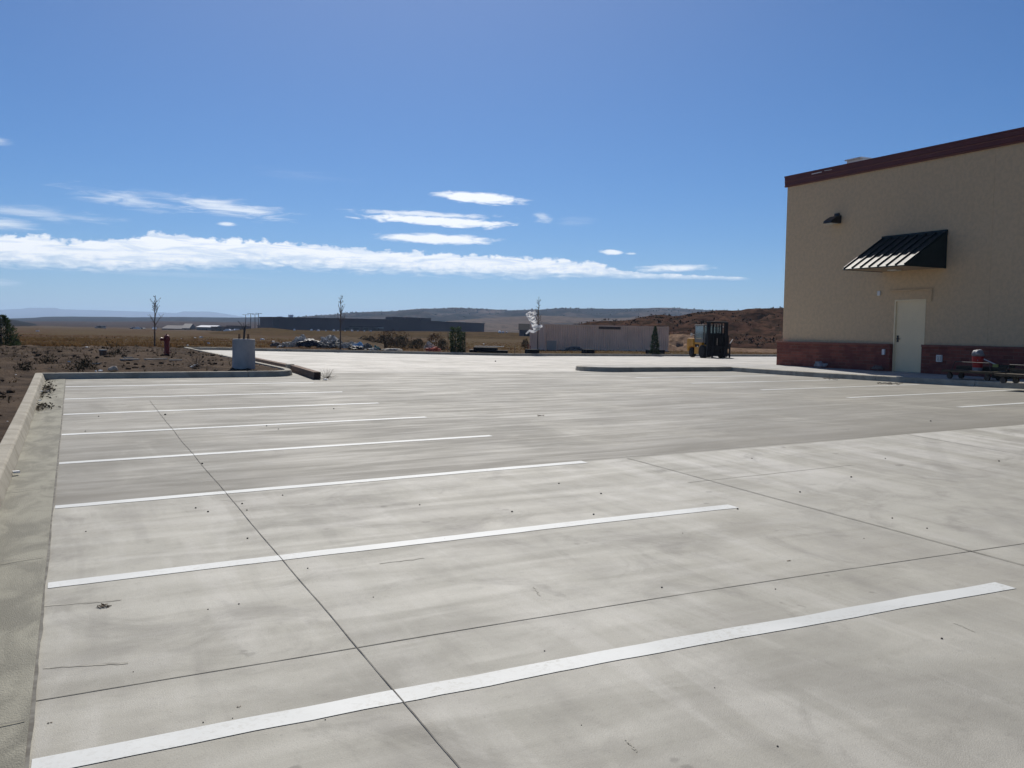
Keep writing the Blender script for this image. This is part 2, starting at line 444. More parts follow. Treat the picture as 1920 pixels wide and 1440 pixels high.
# ------------------------------------------------------------------ ground sheet
def sym(n, near, far):
    a = near * (far / near) ** (np.arange(1, n + 1) / n)
    return a
xs = uniq(np.arange(-60, 161, 2.), -sym(60, 60, 16000), 160 + sym(60, 8, 15800))
ys = uniq(np.arange(-30, 161, 2.), -30 - sym(15, 4, 300), 160 + sym(70, 6, 15800), [55.2, 56.15])
X, Y = np.meshgrid(xs, ys)
Z = groundz(X, Y)
D = np.hypot(X, Y)
amp = np.interp(D, [55, 70, 200, 500, 2000], [.0, .10, .25, .7, 1.6])
for j in range(X.shape[0]):
    for i in range(X.shape[1]):
        if 55 < D[j, i] < 6000:
            k = .11 if D[j, i] < 200 else .02
            Z[j, i] += amp[j, i] * fbm(X[j, i] * k, Y[j, i] * k, 3.)
under = ((X > -13) & (X < 5.) & (Y < 52.5) & (Y > -8)) | ((X >= -1) & (X < 78) & (Y < 56.1))
Z = np.where(under, np.minimum(lotz(X, Y), groundz(X, Y)) - .45, Z)
o = struct(MB().grid(X, Y, Z).build('ground', M['field'], smooth_=True), 'dry tan grassland running out to the hills', 'ground')

# ------------------------------------------------------------------ parking lot
xs = uniq(np.arange(XL, 24, .5), np.arange(24, 80.1, 2.), [5.5, 14.0])
ys = uniq(np.arange(-6, YF + .2, .5), [Y0 + 2 * P, YS, YF + .1])
X, Y = np.meshgrid(xs, ys)
Z = lotz(X, Y)
keep = np.ones((len(ys) - 1, len(xs) - 1), bool)
for j in range(len(ys) - 1):
    for i in range(len(xs) - 1):
        xm, ym = (xs[i] + xs[i + 1]) / 2, (ys[j] + ys[j + 1]) / 2
        if xm < 5.2 and ym > YK + .6: keep[j, i] = False
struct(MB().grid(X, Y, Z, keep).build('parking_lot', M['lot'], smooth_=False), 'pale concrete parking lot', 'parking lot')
def ribbon(path, width, dz, zf=lotz, wob=0.):
    """a thin sheet along a path, dz above the surface"""
    mb = MB(); vs = []
    for i, (x, y) in enumerate(path):
        p0, p1 = path[max(i - 1, 0)], path[min(i + 1, len(path) - 1)]
        d = Vector((p1[0] - p0[0], p1[1] - p0[1])).normalized()
        w0 = width / 2 * (1 + wob * fbm(x * 3, y * 3, 1.)); w1 = width / 2 * (1 + wob * fbm(x * 3, y * 3, 9.))
        for s_, w in ((-1, w0), (1, w1)):
            qx, qy = x - d.y * s_ * w, y + d.x * s_ * w
            vs.append((qx, qy, float(zf(qx, qy)) + dz))
    return mb.add(vs, [(2 * i, 2 * i + 1, 2 * i + 3, 2 * i + 2) for i in range(len(path) - 1)])
def lin(a, c, step):
    n = max(2, int(abs(c - a) / step) + 1)
    return np.linspace(a, c, n)
# painted stall lines
for n in range(8):
    y = Y0 + n * P
    x1 = XL + LEN + (.02 if n == 0 else 0)
    path = [(x, y + .012 * fbm(x * .6, n * 3.1, 5.)) for x in lin(XL + .02, x1, .12)]
    o = ribbon(path, .15, .0032, wob=.10).build('parking_line', M['paint'])
    struct(o, 'long white painted stall line on the side of the lot by the low weedy bed', 'painted line', 'stall lines along the gutter')
for n in range(-2, 5):
    y = YR + n * P
    x1 = XK - .5
    path = [(x, y + .01 * fbm(x * .6, n * 3.1, 8.)) for x in lin(XR, x1, .12)]
    o = ribbon(path, .15, .004, wob=.06).build('parking_line', M['paint'])
    struct(o, 'white painted stall line running to the kerb before the building', 'painted line', 'stall lines along the building')
# saw-cut joints
def joint(path, w, name='saw_cut_joint', dz=.0055, wob=.5):
    return struct(ribbon(path, w, dz, wob=wob).build(name, M['joint']))
joint([(XJ + .012 * fbm(y * .4, 2., 1.), y) for y in lin(-5, 19.8, .15)], .0052)
joint([(XJ2 + .012 * fbm(y * .4, 7., 1.), y) for y in lin(-5, Y0 + 2 * P, .15)], .010)
joint([(XJ2 + 4.57 + .012 * fbm(y * .4, 7., 1.), y) for y in lin(-5, Y0 + 2 * P, .15)], .010)
joint([(x, YC + .012 * fbm(x * .4, 4., 1.)) for x in lin(XL, 20, .15)], .008, dz=.0022)
joint([(x, Y0 + 2 * P + .10 + .01 * fbm(x * .5, 6., 1.)) for x in lin(XL + LEN, 20.2, .15)], .007, dz=.0022)
joint([(x, YS - .1 + .04 * fbm(x * .5, 16., 1.)) for x in lin(5.8, 14.2, .15)], .02)
joint([(XL + .006 * fbm(y * 1.4, 4., 1.), y) for y in lin(-5, YK, .06)], .024, 'gutter_joint', .009, .4)
# gutter pan beside the left kerb
XG = -.62
xs = np.linspace(XG - .05, XL - .004, 5); ys = uniq(np.arange(-6, YK + .05, .5), YK + .05)
X, Y = np.meshgrid(xs, ys)
struct(MB().grid(X, Y, lotz(X, Y) + .012 - .02 * smooth(XL, XG, X)).build('gutter_pan', M['gutter']), 'stained concrete gutter strip along the kerb', 'gutter')
for yj in (1.6, 4.55, 7.6, 10.6, 13.7, 16.7, 19.8, 22.8):
    struct(ribbon([(x, yj + .01 * fbm(x * 9, yj, 0)) for x in lin(XG, XL - .02, .05)], .009, .006, lambda x, y: lotz(x, y) + .012, .5).build('gutter_cut', M['joint']))

# ------------------------------------------------------------------ kerbs
def sweep(path, prof, zf, m, name, bevel=.012):
    """prof: (offset to the left of travel, height) outline"""
    mb = MB(); n = len(prof); vs = []
    for i, (x, y) in enumerate(path):
        p0, p1 = path[max(i - 1, 0)], path[min(i + 1, len(path) - 1)]
        d = Vector((p1[0] - p0[0], p1[1] - p0[1])).normalized()
        for o_, h in prof:
            vs.append((x - d.y * o_, y + d.x * o_, float(zf(x, y)) + h))
    fs = [tuple(reversed(range(n))), tuple((len(path) - 1) * n + k for k in range(n))]
    for i in range(len(path) - 1):
        fs += [(i * n + k, i * n + (k + 1) % n, (i + 1) * n + (k + 1) % n, (i + 1) * n + k) for k in range(n)]
    mb.add(vs, fs)
    o = mb.build(name, m)
    if bevel:
        bv = o.modifiers.new('bevel', 'BEVEL'); bv.width = bevel; bv.segments = 2; bv.limit_method = 'ANGLE'; bv.angle_limit = R(40)
    return struct(o)
def kerb_run(path, seg, h=.15, w=.17, batter=.05, zf=lotz, gap=.008, m=None, drop=-.3):
    """split a polyline of (x, y) into kerb stones; the path is the foot of the face, the body lies to its left"""
    prof = [(0, drop), (0, 0), (batter, h - .02), (batter + .02, h), (batter + w, h), (batter + w, drop)]
    # resample
    L = [0.]
    for a, c in zip(path, path[1:]): L.append(L[-1] + math.dist(a, c))
    tot = L[-1]; n = max(1, round(tot / seg))
    xs_, ys_ = [p[0] for p in path], [p[1] for p in path]
    for k in range(n):
        s0, s1 = k * tot / n + (gap / 2 if k else 0), (k + 1) * tot / n - (gap / 2 if k < n - 1 else 0)
        ss = np.linspace(s0, s1, max(2, int((s1 - s0) / .25)))
        ss = uniq(ss, [q for q in L if s0 < q < s1])
        pts = [(float(np.interp(q, L, xs_)), float(np.interp(q, L, ys_))) for q in ss]
        sweep(pts, prof, zf, m or M['kerb'], 'kerb')
def arc(cx, cy_, r, a0, a1, n=9):
    return [(cx + r * math.cos(R(a0 + (a1 - a0) * i / (n - 1))), cy_ + r * math.sin(R(a0 + (a1 - a0) * i / (n - 1)))) for i in range(n)]
# left kerb: travels +Y, the body on its left (-X)
kerb_run([(XG, -6), (XG, YK)], 3.05)
# bed front kerb with rounded corner, then back along the driveway: travels +X then +Y
XB = 5.45
kerb_run([(XG - .2, YK), (2.9, YK), (4.15, YK)], 4.9, batter=.03)
kerb_run([(4.16, YK), (XB - .75, YK)] + arc(XB - .75, YK + .75, .75, -90, 0) + [(XB, YK + 2.5), (XB, 40), (XB, 52.2)] + arc(XB + .9, 52.2, .9, 180, 100, 6) , 60., batter=.03)
# far kerb, travelling +X
fk = [(XB + .75, 53.1), (7.2, 54.4), (9.6, 55.6), (14, YF), (78, YF)]
kerb_run(fk, 6.1, h=.16, batter=.03)
# kerb along the building: travels -Y so that the body lies on +X ... (left of -Y travel is +X)
kerb_run([(XK, YI + .02), (XK, -6)], 3.05, batter=.02, w=.15)
# island in front of the far end of the building
TIP = 14.96
isl = [(XK + .2, YI)] + arc(TIP + 1., YI + 1., 1., 270, 90, 13) + [(24, YI + 2)]
kerb_run(list(reversed(isl)), 80., batter=.02, w=.15)
def walkz(x, y):
    x = np.asarray(x, float)
    t = np.clip((x - XK - .17) / (XW - XK - .17), 0, 1)
    return (lotz(x, y) + .148) * (1 - t) + t * (-1.0 + HC)
xs = np.linspace(XK + .165, XW + .1, 8); ys = np.linspace(-6, YI + 1.9, 60)
X, Y = np.meshgrid(xs, ys)
struct(MB().grid(X, Y, walkz(X, Y)).build('sidewalk', M['walk']), 'concrete walk along the foot of the building', 'sidewalk')
mb = MB(); pv = []
for q in np.linspace(0, 1, 30):
    xx = TIP + .17 + (XK + .17 - TIP - .17) * q ** 1.6
    hw = math.sqrt(max(0., .83 ** 2 - min(0., xx - TIP - 1.) ** 2)) + .01
    pv += [(xx, YI + 1 - hw, lz(xx, YI + 1 - hw) + .146), (xx, YI + 1 + hw, lz(xx, YI + 1 + hw) + .146)]
mb.add(pv, [(2 * i, 2 * i + 1, 2 * i + 3, 2 * i + 2) for i in range(29)])
struct(mb.build('island_paving', M['walk']))

# ------------------------------------------------------------------ planting bed and verge
xs = uniq(np.arange(-15, XB - .1, .22), [XG - .21, XB - .12]); ys = uniq(np.arange(-7, 53.2, .22), [YK + .12])
X, Y = np.meshgrid(xs, ys)
keep = np.ones((len(ys) - 1, len(xs) - 1), bool)
Z = lotz(X, Y) + .10
for j in range(len(ys)):
    for i in range(len(xs)):
        x, y = X[j, i], Y[j, i]
        edge = min(1., max(0., min(max(XG - .2 - x, y - YK), XB - x) / .8))
        out = min(1., max(0., (x + 15) / 2.))
        h = .5 * fbm(x * .55, y * .55, 4., 3) * .22 + abs(fbm(x * 1.9, y * 1.9, 8., 4)) * .085 + .03 * fbm(x * 6, y * 6, 1., 2)
        h += .16 * math.exp(-((x - .5) / 4) ** 2 - ((y - 36) / 6) ** 2)
        Z[j, i] += max(-.02, h) * (.25 + .75 * edge) * out - (1 - out) * .15 - (.3 if y > 53 else 0)
for j in range(len(ys) - 1):
    for i in range(len(xs) - 1):
        xm, ym = (xs[i] + xs[i + 1]) / 2, (ys[j] + ys[j + 1]) / 2
        if xm > XG - .21 and ym < YK + .1: keep[j, i] = False
        if xm > 4.3 and ym < YK + .9 and math.hypot(xm - (XB - .75), ym - YK - .75) > .62 and xm > XB - .75 and ym < YK + .75: keep[j, i] = False
struct(MB().grid(X, Y, Z, keep).build('planting_bed', M['soil'], smooth_=True), 'bare dark soil of the weedy bed beside the lot', 'soil')
#BEDZ: height of the soil at a point
def bedz(x, y):
    i = int(np.clip(np.searchsorted(xs, x), 1, len(xs) - 1)); j = int(np.clip(np.searchsorted(ys, y), 1, len(ys) - 1))
    return float(Z[j - 1:j + 1, i - 1:i + 1].mean())
BZ = (xs, ys, Z)
def bedz(x, y, q=BZ):
    a, c, z = q
    i = int(np.clip(np.searchsorted(a, x), 1, len(a) - 1)); j = int(np.clip(np.searchsorted(c, y), 1, len(c) - 1))
    return float(z[j - 1:j + 1, i - 1:i + 1].mean())
# ------------------------------------------------------------------ the building
M['stucco'] = material('tan_stucco', (.91, .665, .415), (.82, .60, .37), .92, 9., .9, 80., spec=.15, dist=.4)
def brick_mat():
    m = bpy.data.materials.new('red_brick'); m.use_nodes = True
    t = NB(m.node_tree); bs = m.node_tree.nodes['Principled BSDF']
    v = t.n('ShaderNodeTexCoord').outputs['Object']
    s = t.n('ShaderNodeSeparateXYZ', {0: v})
    uv = t.n('ShaderNodeCombineXYZ', {0: t.m('ADD', s.outputs[0], s.outputs[1]), 1: s.outputs[2]}).outputs[0]
    br = t.n('ShaderNodeTexBrick', {'Vector': uv, 'Color1': (.27, .088, .062, 1), 'Color2': (.15, .050, .038, 1), 'Mortar': (.22, .14, .11, 1), 'Scale': 1.,
                                    'Mortar Size': .006, 'Brick Width': .30, 'Row Height': .10, 'Bias': -.1})
    c = t.mix(t.mr(t.noise(v, 3., 5.), .4, .7), br.outputs[0], (.17, .055, .048))
    m.node_tree.links.new(c, bs.inputs['Base Color'])
    bs.inputs['Roughness'].default_value = .85; bs.inputs['Specular IOR Level'].default_value = .2
    bp = t.n('ShaderNodeBump', {'Height': t.m('SUBTRACT', t.m('MULTIPLY', t.noise(v, 18., 4.), .4), br.outputs[1]), 'Strength': .7, 'Distance': .012})
    m.node_tree.links.new(bp.outputs[0], bs.inputs['Normal'])
    return m
M['brick'] = brick_mat()
M['maroon'] = material('maroon_metal', (.12, .028, .027), (.10, .024, .024), .5, 2., spec=.4)
M['bronze'] = material('dark_bronze', (.018, .017, .016), None, .45, spec=.4)
M['awning'] = material('dark_green_metal', (.014, .024, .024), (.018, .03, .03), .55, 4., spec=.22)
M['door'] = material('cream_door_paint', (.86, .70, .45), (.80, .65, .42), .55, 1.2, spec=.35)
M['steel'] = material('steel', (.35, .35, .34), None, .35, metal=.9)
M['white_plastic'] = material('white_plastic', (.72, .71, .68), None, .5)
M['lens'] = material('frosted_lens', (.62, .62, .58), None, .25, spec=.5)
M['roofing'] = material('pale_roofing', (.55, .55, .53), (.48, .48, .46), .8, 2.)
bx, by = XW, YCOR                          # local frame: origin at the wall's far corner; local y = world Y - by
BZ0 = -1.0 + HC                            # floor level
bld = thing('commercial_building', 'tan stucco building with red brick base, maroon roof edge and green awning', 'building', (bx, by, BZ0))
def L(x, y, z): return (x - bx, y - by, z - BZ0)
ZT, ZF, ZB = 5.613 + HC, 5.231 + HC, -.177 + HC
DY1, DY0 = 21.267, 20.197                  # door jambs
DT = BZ0 + 2.134
YN = -9.
w = MB()
# front wall with the door opening left out, end wall, back walls
w.box2(L(XW, YN, BZ0 - .4), L(XW + .25, DY0 - .05, ZF + .02))
w.box2(L(XW, DY1 + .05, BZ0 - .4), L(XW + .25, by, ZF + .02))
w.box2(L(XW, DY0 - .05, DT + .05), L(XW + .25, DY1 + .05, ZF + .02))
w.box2(L(XW + .25, by - .25, BZ0 - .4), L(XW + 17, by, ZF + .02))
w.box2(L(XW + 16.75, YN, BZ0 - .4), L(XW + 17, by - .25, ZF + .02))
w.box2(L(XW + .25, YN, BZ0 - .4), L(XW + 16.75, YN + .25, ZF + .02))
w.build('stucco_wall', M['stucco'], bld)
MB().box2(L(XW + .25, YN + .25, ZF - .75), L(XW + 16.75, by - .25, ZF - .6)).build('roof', M['roofing'], bld)
# stucco control joints: narrow raised beads
for yj in (18.05, 12.0, 6.0):
    MB().box2(L(XW - .005, yj - .008, ZB + .06), L(XW + .01, yj + .008, ZF - .02)).build('control_joint', M['stucco'], bld)
# brick base standing proud of the stucco, broken by the door
k = MB()
T = .13
k.box2(L(XW - T, DY1 + .06, BZ0 - .4), L(XW - .002, by + T, ZB - .045))
k.box2(L(XW - T, YN, BZ0 - .4), L(XW - .002, DY0 - .06, ZB - .045))
k.box2(L(XW - .002, by + .002, BZ0 - .4), L(XW + 17, by + T, ZB - .045))
k.build('brick_base', M['brick'], bld)
M['sill'] = material('cast_sill', (.24, .10, .075), (.19, .08, .06), .85, 3.)
k = MB()
k.box2(L(XW - T - .025, DY1 + .06, ZB - .045), L(XW - .003, by + T + .025, ZB + .02))
k.box2(L(XW - T - .025, YN, ZB - .045), L(XW - .003, DY0 - .06, ZB + .02))
k.box2(L(XW - .003, by + .003, ZB - .045), L(XW + 17, by + T + .025, ZB + .02))
k.build('brick_sill', M['sill'], bld, bevel=.008)
# roof edge: stepped maroon metal fascia
k = MB()
prof = [(0, ZF), (-.05, ZF), (-.07, ZF + .05), (-.05, ZF + .06), (-.06, ZF + .17), (-.075, ZF + .20), (-.06, ZF + .21), (-.07, ZT - .05), (-.09, ZT - .04), (-.09, ZT), (.30, ZT), (.30, ZF + .03), (0, ZF + .03)]
k.prism([(p[0], p[1] - BZ0) for p in prof], 'y', YN - by, .09)
k.box2(L(XW + .30, by - .25, ZF + .03), L(XW + 17, by + .09, ZT))
k.build('roof_fascia', M['maroon'], bld)
M['glint'] = material('painted_glint', (.75, .72, .70), None, .4)  # sunlight glint on the fascia, painted in as thin pale strips
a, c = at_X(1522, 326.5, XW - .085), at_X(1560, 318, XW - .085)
MB().bar(L(*a), L(*((a + c) / 2)), .012, .025).build('glint_strip', M['glint'], bld)
MB().bar(L(*((a + c) / 2 + Vector((0, -.12, .02)))), L(*c), .012, .012).build('glint_strip', M['glint'], bld)
# rooftop unit whose top shows over the fascia
a = at_X(1612, 300, XW + 1.6)
ru = MB().box2(L(XW + 1.3, a.y - .42, ZF - .6), L(XW + 2.3, a.y + .30, a.z - .02)).build('rooftop_unit', M['white_plastic'], bld, bevel=.03)
MB().box2(L(XW + 1.25, a.y - .40, a.z - .018), L(XW + 2.35, a.y + .34, a.z + .02)).build('unit_lid', M['white_plastic'], ru)
# door
dd = MB().box2(L(XW + .03, DY0, BZ0 + .01), L(XW + .075, DY1, DT)).build('door', M['door'], bld, bevel=.004)
hx = XW + .03
hm = MB().tube([L(hx, DY1 - .09, BZ0 + 1.0), L(hx - .06, DY1 - .09, BZ0 + 1.0)], .016).tube([L(hx - .055, DY1 - .09, BZ0 + 1.0), L(hx - .055, DY1 - .22, BZ0 + .995)], .012)
hm.box2(L(hx - .012, DY1 - .125, BZ0 + .9), L(hx, DY1 - .055, BZ0 + 1.1))
hm.build('door_handle', M['bronze'], dd)
for zh in (.25, 1.07, 1.9):
    MB().tube([L(hx - .012, DY0 - .005, BZ0 + zh - .06), L(hx - .012, DY0 - .005, BZ0 + zh + .06)], .014).build('hinge', M['bronze'], dd)
MB().box2(L(hx - .03, DY0 + .02, BZ0 - .01), L(hx + .05, DY1 - .02, BZ0 + .009)).build('threshold', M['steel'], bld)
fr = MB()
fr.box2(L(XW - .012, DY1, BZ0), L(XW + .12, DY1 + .05, DT + .05))
fr.box2(L(XW - .012, DY0 - .05, BZ0), L(XW + .12, DY0, DT + .05))
fr.box2(L(XW - .012, DY0, DT), L(XW + .12, DY1, DT + .05))
fr.build('door_frame', M['door'], bld)
# shallow moulding over the door
a, c = at_X(1668, 546, XW - .02), at_X(1746, 544, XW - .02)
zm = (a.z + c.z) / 2
k = MB().box2(L(XW - .045, c.y, zm), L(XW + .01, a.y, zm + .04)).box2(L(XW - .045, c.y - .04, zm - .33), L(XW + .01, c.y - .001, zm + .04))
k.build('stucco_moulding', M['stucco'], bld)
# awning
AY1, AY0 = 21.87, 19.49
AZT, AZB, AP = 3.15 + HC, 2.045 + HC, 1.62
aw = MB()
th = .02
sl_ = [(-.03, AZT - .10), (-.03, AZT), (0, AZT)]
aw.prism([(-.06, AZT - .09 - BZ0), (-AP, AZB + .03 - BZ0), (-AP, AZB - BZ0), (-AP + .02, AZB - BZ0), (-.06, AZT - .14 - BZ0)], 'y', AY0 - by, AY1 - by)
awo = aw.build('awning', M['awning'], bld)
MB().box2(L(XW - .07, AY0 - .01, AZT - .15), L(XW - .002, AY1 + .01, AZT)).build('awning_rail', M['awning'], awo, bevel=.006)
for ye in (AY0 + .012, AY1 - .012):        # triangular side cheeks
    MB().prism([(-.005, AZT - .12 - BZ0), (-.06, AZT - .11 - BZ0), (-AP + .01, AZB + .012 - BZ0), (-AP + .02, AZB + .001 - BZ0), (-.005, AZB - BZ0)], 'y', ye - .01 - by, ye + .01 - by).build('awning_cheek', M['awning'], awo)
nseam = 8
for q in range(nseam):
    ys_ = AY0 + .04 + (AY1 - AY0 - .08) * q / (nseam - 1)
    MB().prism([(-.07, AZT - .095 - BZ0), (-AP + .012, AZB + .036 - BZ0), (-AP + .012, AZB + .085 - BZ0), (-.07, AZT - .042 - BZ0)], 'y', ys_ - .016 - by, ys_ + .016 - by).build('standing_seam', M['awning'], awo)
M['soffit'] = material('tan_soffit', (.36, .27, .19), None, .8)
MB().box2(L(XW - AP + .05, AY0 + .03, AZB + .012), L(XW - .006, AY1 - .03, AZB + .03)).build('awning_soffit', M['soffit'], awo)
a = at_X(1677, 511, XW - .62)
MB().box2(L(XW - .75, a.y - .16, AZB - .03), L(XW - .5, a.y + .16, AZB + .012)).build('soffit_light', M['lens'], awo, bevel=.01)
# wall lamp: a wedge-shaped dark cut-off fixture
a = at_X(1570, 414, XW)
lm = MB().prism([(-.005, .16), (-.16, .13), (-.30, .05), (-.42, -.03), (-.44, -.10), (-.005, -.10)], 'y', -.19, .19)
lo_ = lm.build('wall_lamp', M['bronze'], bld, bevel=.015, loc=L(*a))
MB().box2((-.36, -.14, -.115), (-.10, .14, -.10)).build('lamp_lens', M['lens'], lo_)
MB().box2((-.05, -.10, .16), (-.002, .10, .24)).build('lamp_bracket', M['bronze'], lo_)
def plate(px, py, w_, h, X_=XW, m='white_plastic', name='outlet_box', d=.05):
    a = at_X(px, py, X_ - d)
    return MB().box2(L(X_ - d, a.y - w_ / 2, a.z - h / 2), L(X_ - .002, a.y + w_ / 2, a.z + h / 2)).build(name, M[m], bld, bevel=.006)
plate(1647, 550, .11, .14, name='door_sensor')
plate(1655.5, 660, .10, .17, XW - T)
p_ = plate(1760, 672, .19, .20, XW - T)
a = at_X(1760, 672, XW - T - .06)
for dy in (-.04, .04):
    MB().box2(L(XW - T - .062, a.y + dy - .022, a.z - .07), L(XW - T - .049, a.y + dy + .022, a.z + .07)).build('outlet_cover', M['steel'], p_)

# ------------------------------------------------------------------ junk on the walk by the wall
M['old_wood'] = material('weathered_wood', (.10, .08, .055), (.06, .05, .036), .9, 4., .3, 30., stretch=(1, 8, 8))
M['dark_steel'] = material('dark_painted_steel', (.03, .03, .032), (.05, .045, .04), .6, 5.)
M['orange'] = material('red_plastic', (.30, .022, .022), None, .5)
M['grey_bag'] = material('grey_film_bag', (.30, .29, .30), (.19, .185, .19), .55, 5., .5, 20.)
M['bottle_yellow'] = material('dull_yellow', (.42, .38, .10), None, .6)
wz = lambda x, y: float(walkz(x, y))
def at_walk(px, py): return ground_hit(px, py, wz)
def trestle(px, py, ln, label, rz):
    a = at_walk(px, py); a.x = min(a.x, XW - .75)
    t = thing('platform_trolley', label, 'trolley', (a.x, a.y, wz(a.x, a.y)), rz, 'low trolleys parked against the brick base')
    MB().box((0, 0, .20), (ln, .55, .06)).build('deck', M['old_wood'], t, bevel=.006)
    MB().box((0, -.24, .285), (ln * .96, .05, .10)).build('side_board', M['old_wood'], t)
    MB().tube([(-ln / 2 + .1, .22, .22), (-ln / 2 + .16, .22, .44), (ln / 2 - .35, .22, .44), (ln / 2 - .25, .22, .22)], .012).build('rail', M['dark_steel'], t)
    for sx in (-1, 1):
        for sy_ in (-1, 1):
            c_ = (sx * (ln / 2 - .2), sy_ * .21, .075)
            MB().tube([(c_[0], c_[1] - .03, .076), (c_[0], c_[1] + .03, .076)], .074, 14).build('wheel', M['dark_steel'], t)
            MB().box((c_[0], c_[1], .155), (.05, .09, .04)).build('wheel_fork', M['dark_steel'], t)
    return t, a
rzw = R(90)
t1, ta = trestle(1826, 712, 1.5, 'low dark trolley with a wooden deck carrying the red bucket', rzw)
t2, tb = trestle(1938, 722, 1.6, 'low dark trolley cut by the frame, with a wooden deck and no bucket', rzw)
# bucket on the first trolley
bz = wz(ta.x, ta.y) + .232
bk = thing('bucket', 'red bucket with a pale foot on the low trolley by the brick base', 'bucket', (ta.x + .05, ta.y - .05, bz))
MB().tube([(0, 0, .08), (0, 0, .22), (0, 0, .35), (0, 0, .36)], [.12, .128, .14, .145], 20).build('body', M['orange'], bk, smooth_=False)
MB().tube([(0, 0, 0), (0, 0, .079)], [.115, .12], 20).build('foot', M['grey_bag'], bk)
MB().tube([(.14 * math.cos(q), .05 * math.sin(q) - .11, .26 + .02 * math.sin(q)) for q in np.linspace(-.2, 3.3, 10)], .005, 6).build('handle', M['steel'], bk)
o = MB().blob((0, 0, 0), (.13, .14, .11), .4, 1.6, 3, 4.).build('plastic_bag', M['grey_bag'], smooth_=True, loc=(ta.x + .05, ta.y - .05, bz + .42))
tag(o, 'crumpled grey plastic bag stuffed on top of the red bucket', 'bag')
o = MB().blob((0, 0, .15), (.24, .36, .20), .4, 1.5, 3, 9., flat=0).build('plastic_bag', M['grey_bag'], smooth_=True, loc=(XW - .45, ta.y - .85, wz(XW - .45, ta.y - .85) + .01))
tag(o, 'slumped grey plastic bag under the pale leaning pole', 'bag')
a, c = at_X(1842, 672, XW - .45), at_X(1887, 693, XW - .75)
M['pale_pole'] = material('pale_pole', (.62, .56, .52), None, .5)
o = MB().tube([(0, 0, 0), c - a], .016, 8).build('broom_pole', M['pale_pole'], loc=a)
tag(o, 'thin pale pole leaning down from the red bucket towards the kerb', 'pole')
a = at_X(1881, 700, XW - .95)
bt = thing('wooden_crate', 'small yellowish wooden crate at the lower end of the pale pole', 'crate', (a.x, a.y, wz(a.x, a.y)), R(8))
for q in range(3): MB().box((0, -.14 * 0 + 0, .06 + q * .13), (.30, .44, .09)).build('slat_band', M['old_wood'], bt)
MB().box((-.16, .12, .28), (.03, .14, .20)).build('yellow_panel', M['bottle_yellow'], bt)
MB().box((-.16, -.08, .14), (.03, .12, .16)).build('pale_label_panel', M['white_plastic'], bt)
a = at_walk(1546, 690)
o = MB().blob((0, 0, .05), (.12, .24, .17), .6, 2.0, 3, 2., flat=0).build('trash_bag', M['grey_bag'], smooth_=True, loc=(XW - T - .3, a.y, wz(XW - .4, a.y)))
tag(o, 'limp grey bag slumped against the brick base near its far corner', 'bag')
M['dull_block'] = material('dull_block', (.17, .13, .11), (.12, .10, .09), .9, 6.)
for px, lb in ((1635, 'small brownish block lying against the bricks, farther of two before the door'), (1650, 'small brownish block lying against the bricks, nearer of two before the door')):
    a = at_walk(px, 696)
    o = MB().blob((0, 0, .06), (.13, .17, .12), .25, 1.5, 2, px * .1, flat=0).build('paving_block', M['dull_block'], loc=(XW - T - .22, a.y, wz(XW - .35, a.y)))
    tag(o, lb, 'block', 'blocks left beside the door')
# wind-blown grit along the kerb foot by the building
M['grit'] = material('dark_grit', (.14, .12, .095), (.22, .19, .15), .95, 9.)
k = MB()
for (px0, px1, py) in ((1543, 1578, 709.5), (1646, 1692, 718.5)):
    for q in range(38):
        px = random.uniform(px0, px1)
        a = ground_hit(px, py + (px - px0) * .045 + random.gauss(0, .8))
        k.blob((a.x, a.y, a.z + .008), (random.uniform(.012, .04), random.uniform(.015, .05), .010), .3, 2., 1, q)
o = k.build('wind_blown_grit', M['grit']); o['kind'] = 'stuff'; o['label'] = 'dark grit blown against the kerb by the building'
# ------------------------------------------------------------------ bed: light pole base, hydrant, timbers, boards
M['cast'] = material('cast_concrete', (.52, .49, .45), (.42, .40, .37), .85, 2.5, .4, 50., dist=.5)
M['rust'] = material('rusty_steel', (.10, .055, .035), (.05, .035, .03), .8, 20.)
a = at_Y(457, 693, 27.2)
zb = bedz(a.x, a.y)
pb = thing('light_pole_base', 'grey concrete drum with bolts sticking up, at the corner of the weedy bed', 'pole base', (a.x, a.y, zb - .05))
hh = at_Y(457, 635.5, 27.2).z - zb + .05
MB().tube([(0, 0, -.3), (0, 0, 0), (0, 0, hh - .02), (0, 0, hh)], [.315, .315, .305, .29], 40).build('drum', M['cast'], pb)
for q in range(4):
    x, y = .17 * math.cos(q * math.pi / 2 + .5), .17 * math.sin(q * math.pi / 2 + .5)
    bo = MB().tube([(x, y, hh - .02), (x, y, hh + .14)], .012, 8).build('anchor_bolt', M['rust'], pb)
    MB().tube([(x, y, hh + .03), (x, y, hh + .055)], .022, 6).build('nut', M['rust'], bo)
MB().tube([(0, 0, hh - .02), (.02, 0, hh + .24), (.05, .01, hh + .38)], [.03, .028, .01], 8).build('conduit_stub', M['dark_steel'], pb)
for q in range(3):
    MB().tube([(.02, 0, hh + .2), (.07 * (q - 1), .03, hh + .40), (.16 * (q - 1), .02, hh + .50 - .05 * q)], .006, 5).build('wire', M['dark_steel'], pb)
M['hydrant'] = material('hydrant_red', (.24, .030, .026), (.17, .024, .022), .5, 6., spec=.4)
a = at_d(313, 677, 32.6)
zb = bedz(a.x, a.y)
hy = thing('fire_hydrant', 'dark red fire hydrant standing in the weedy bed', 'hydrant', (a.x, a.y, zb), R(12))
hh = at_d(313, 626, 32.6).z - zb
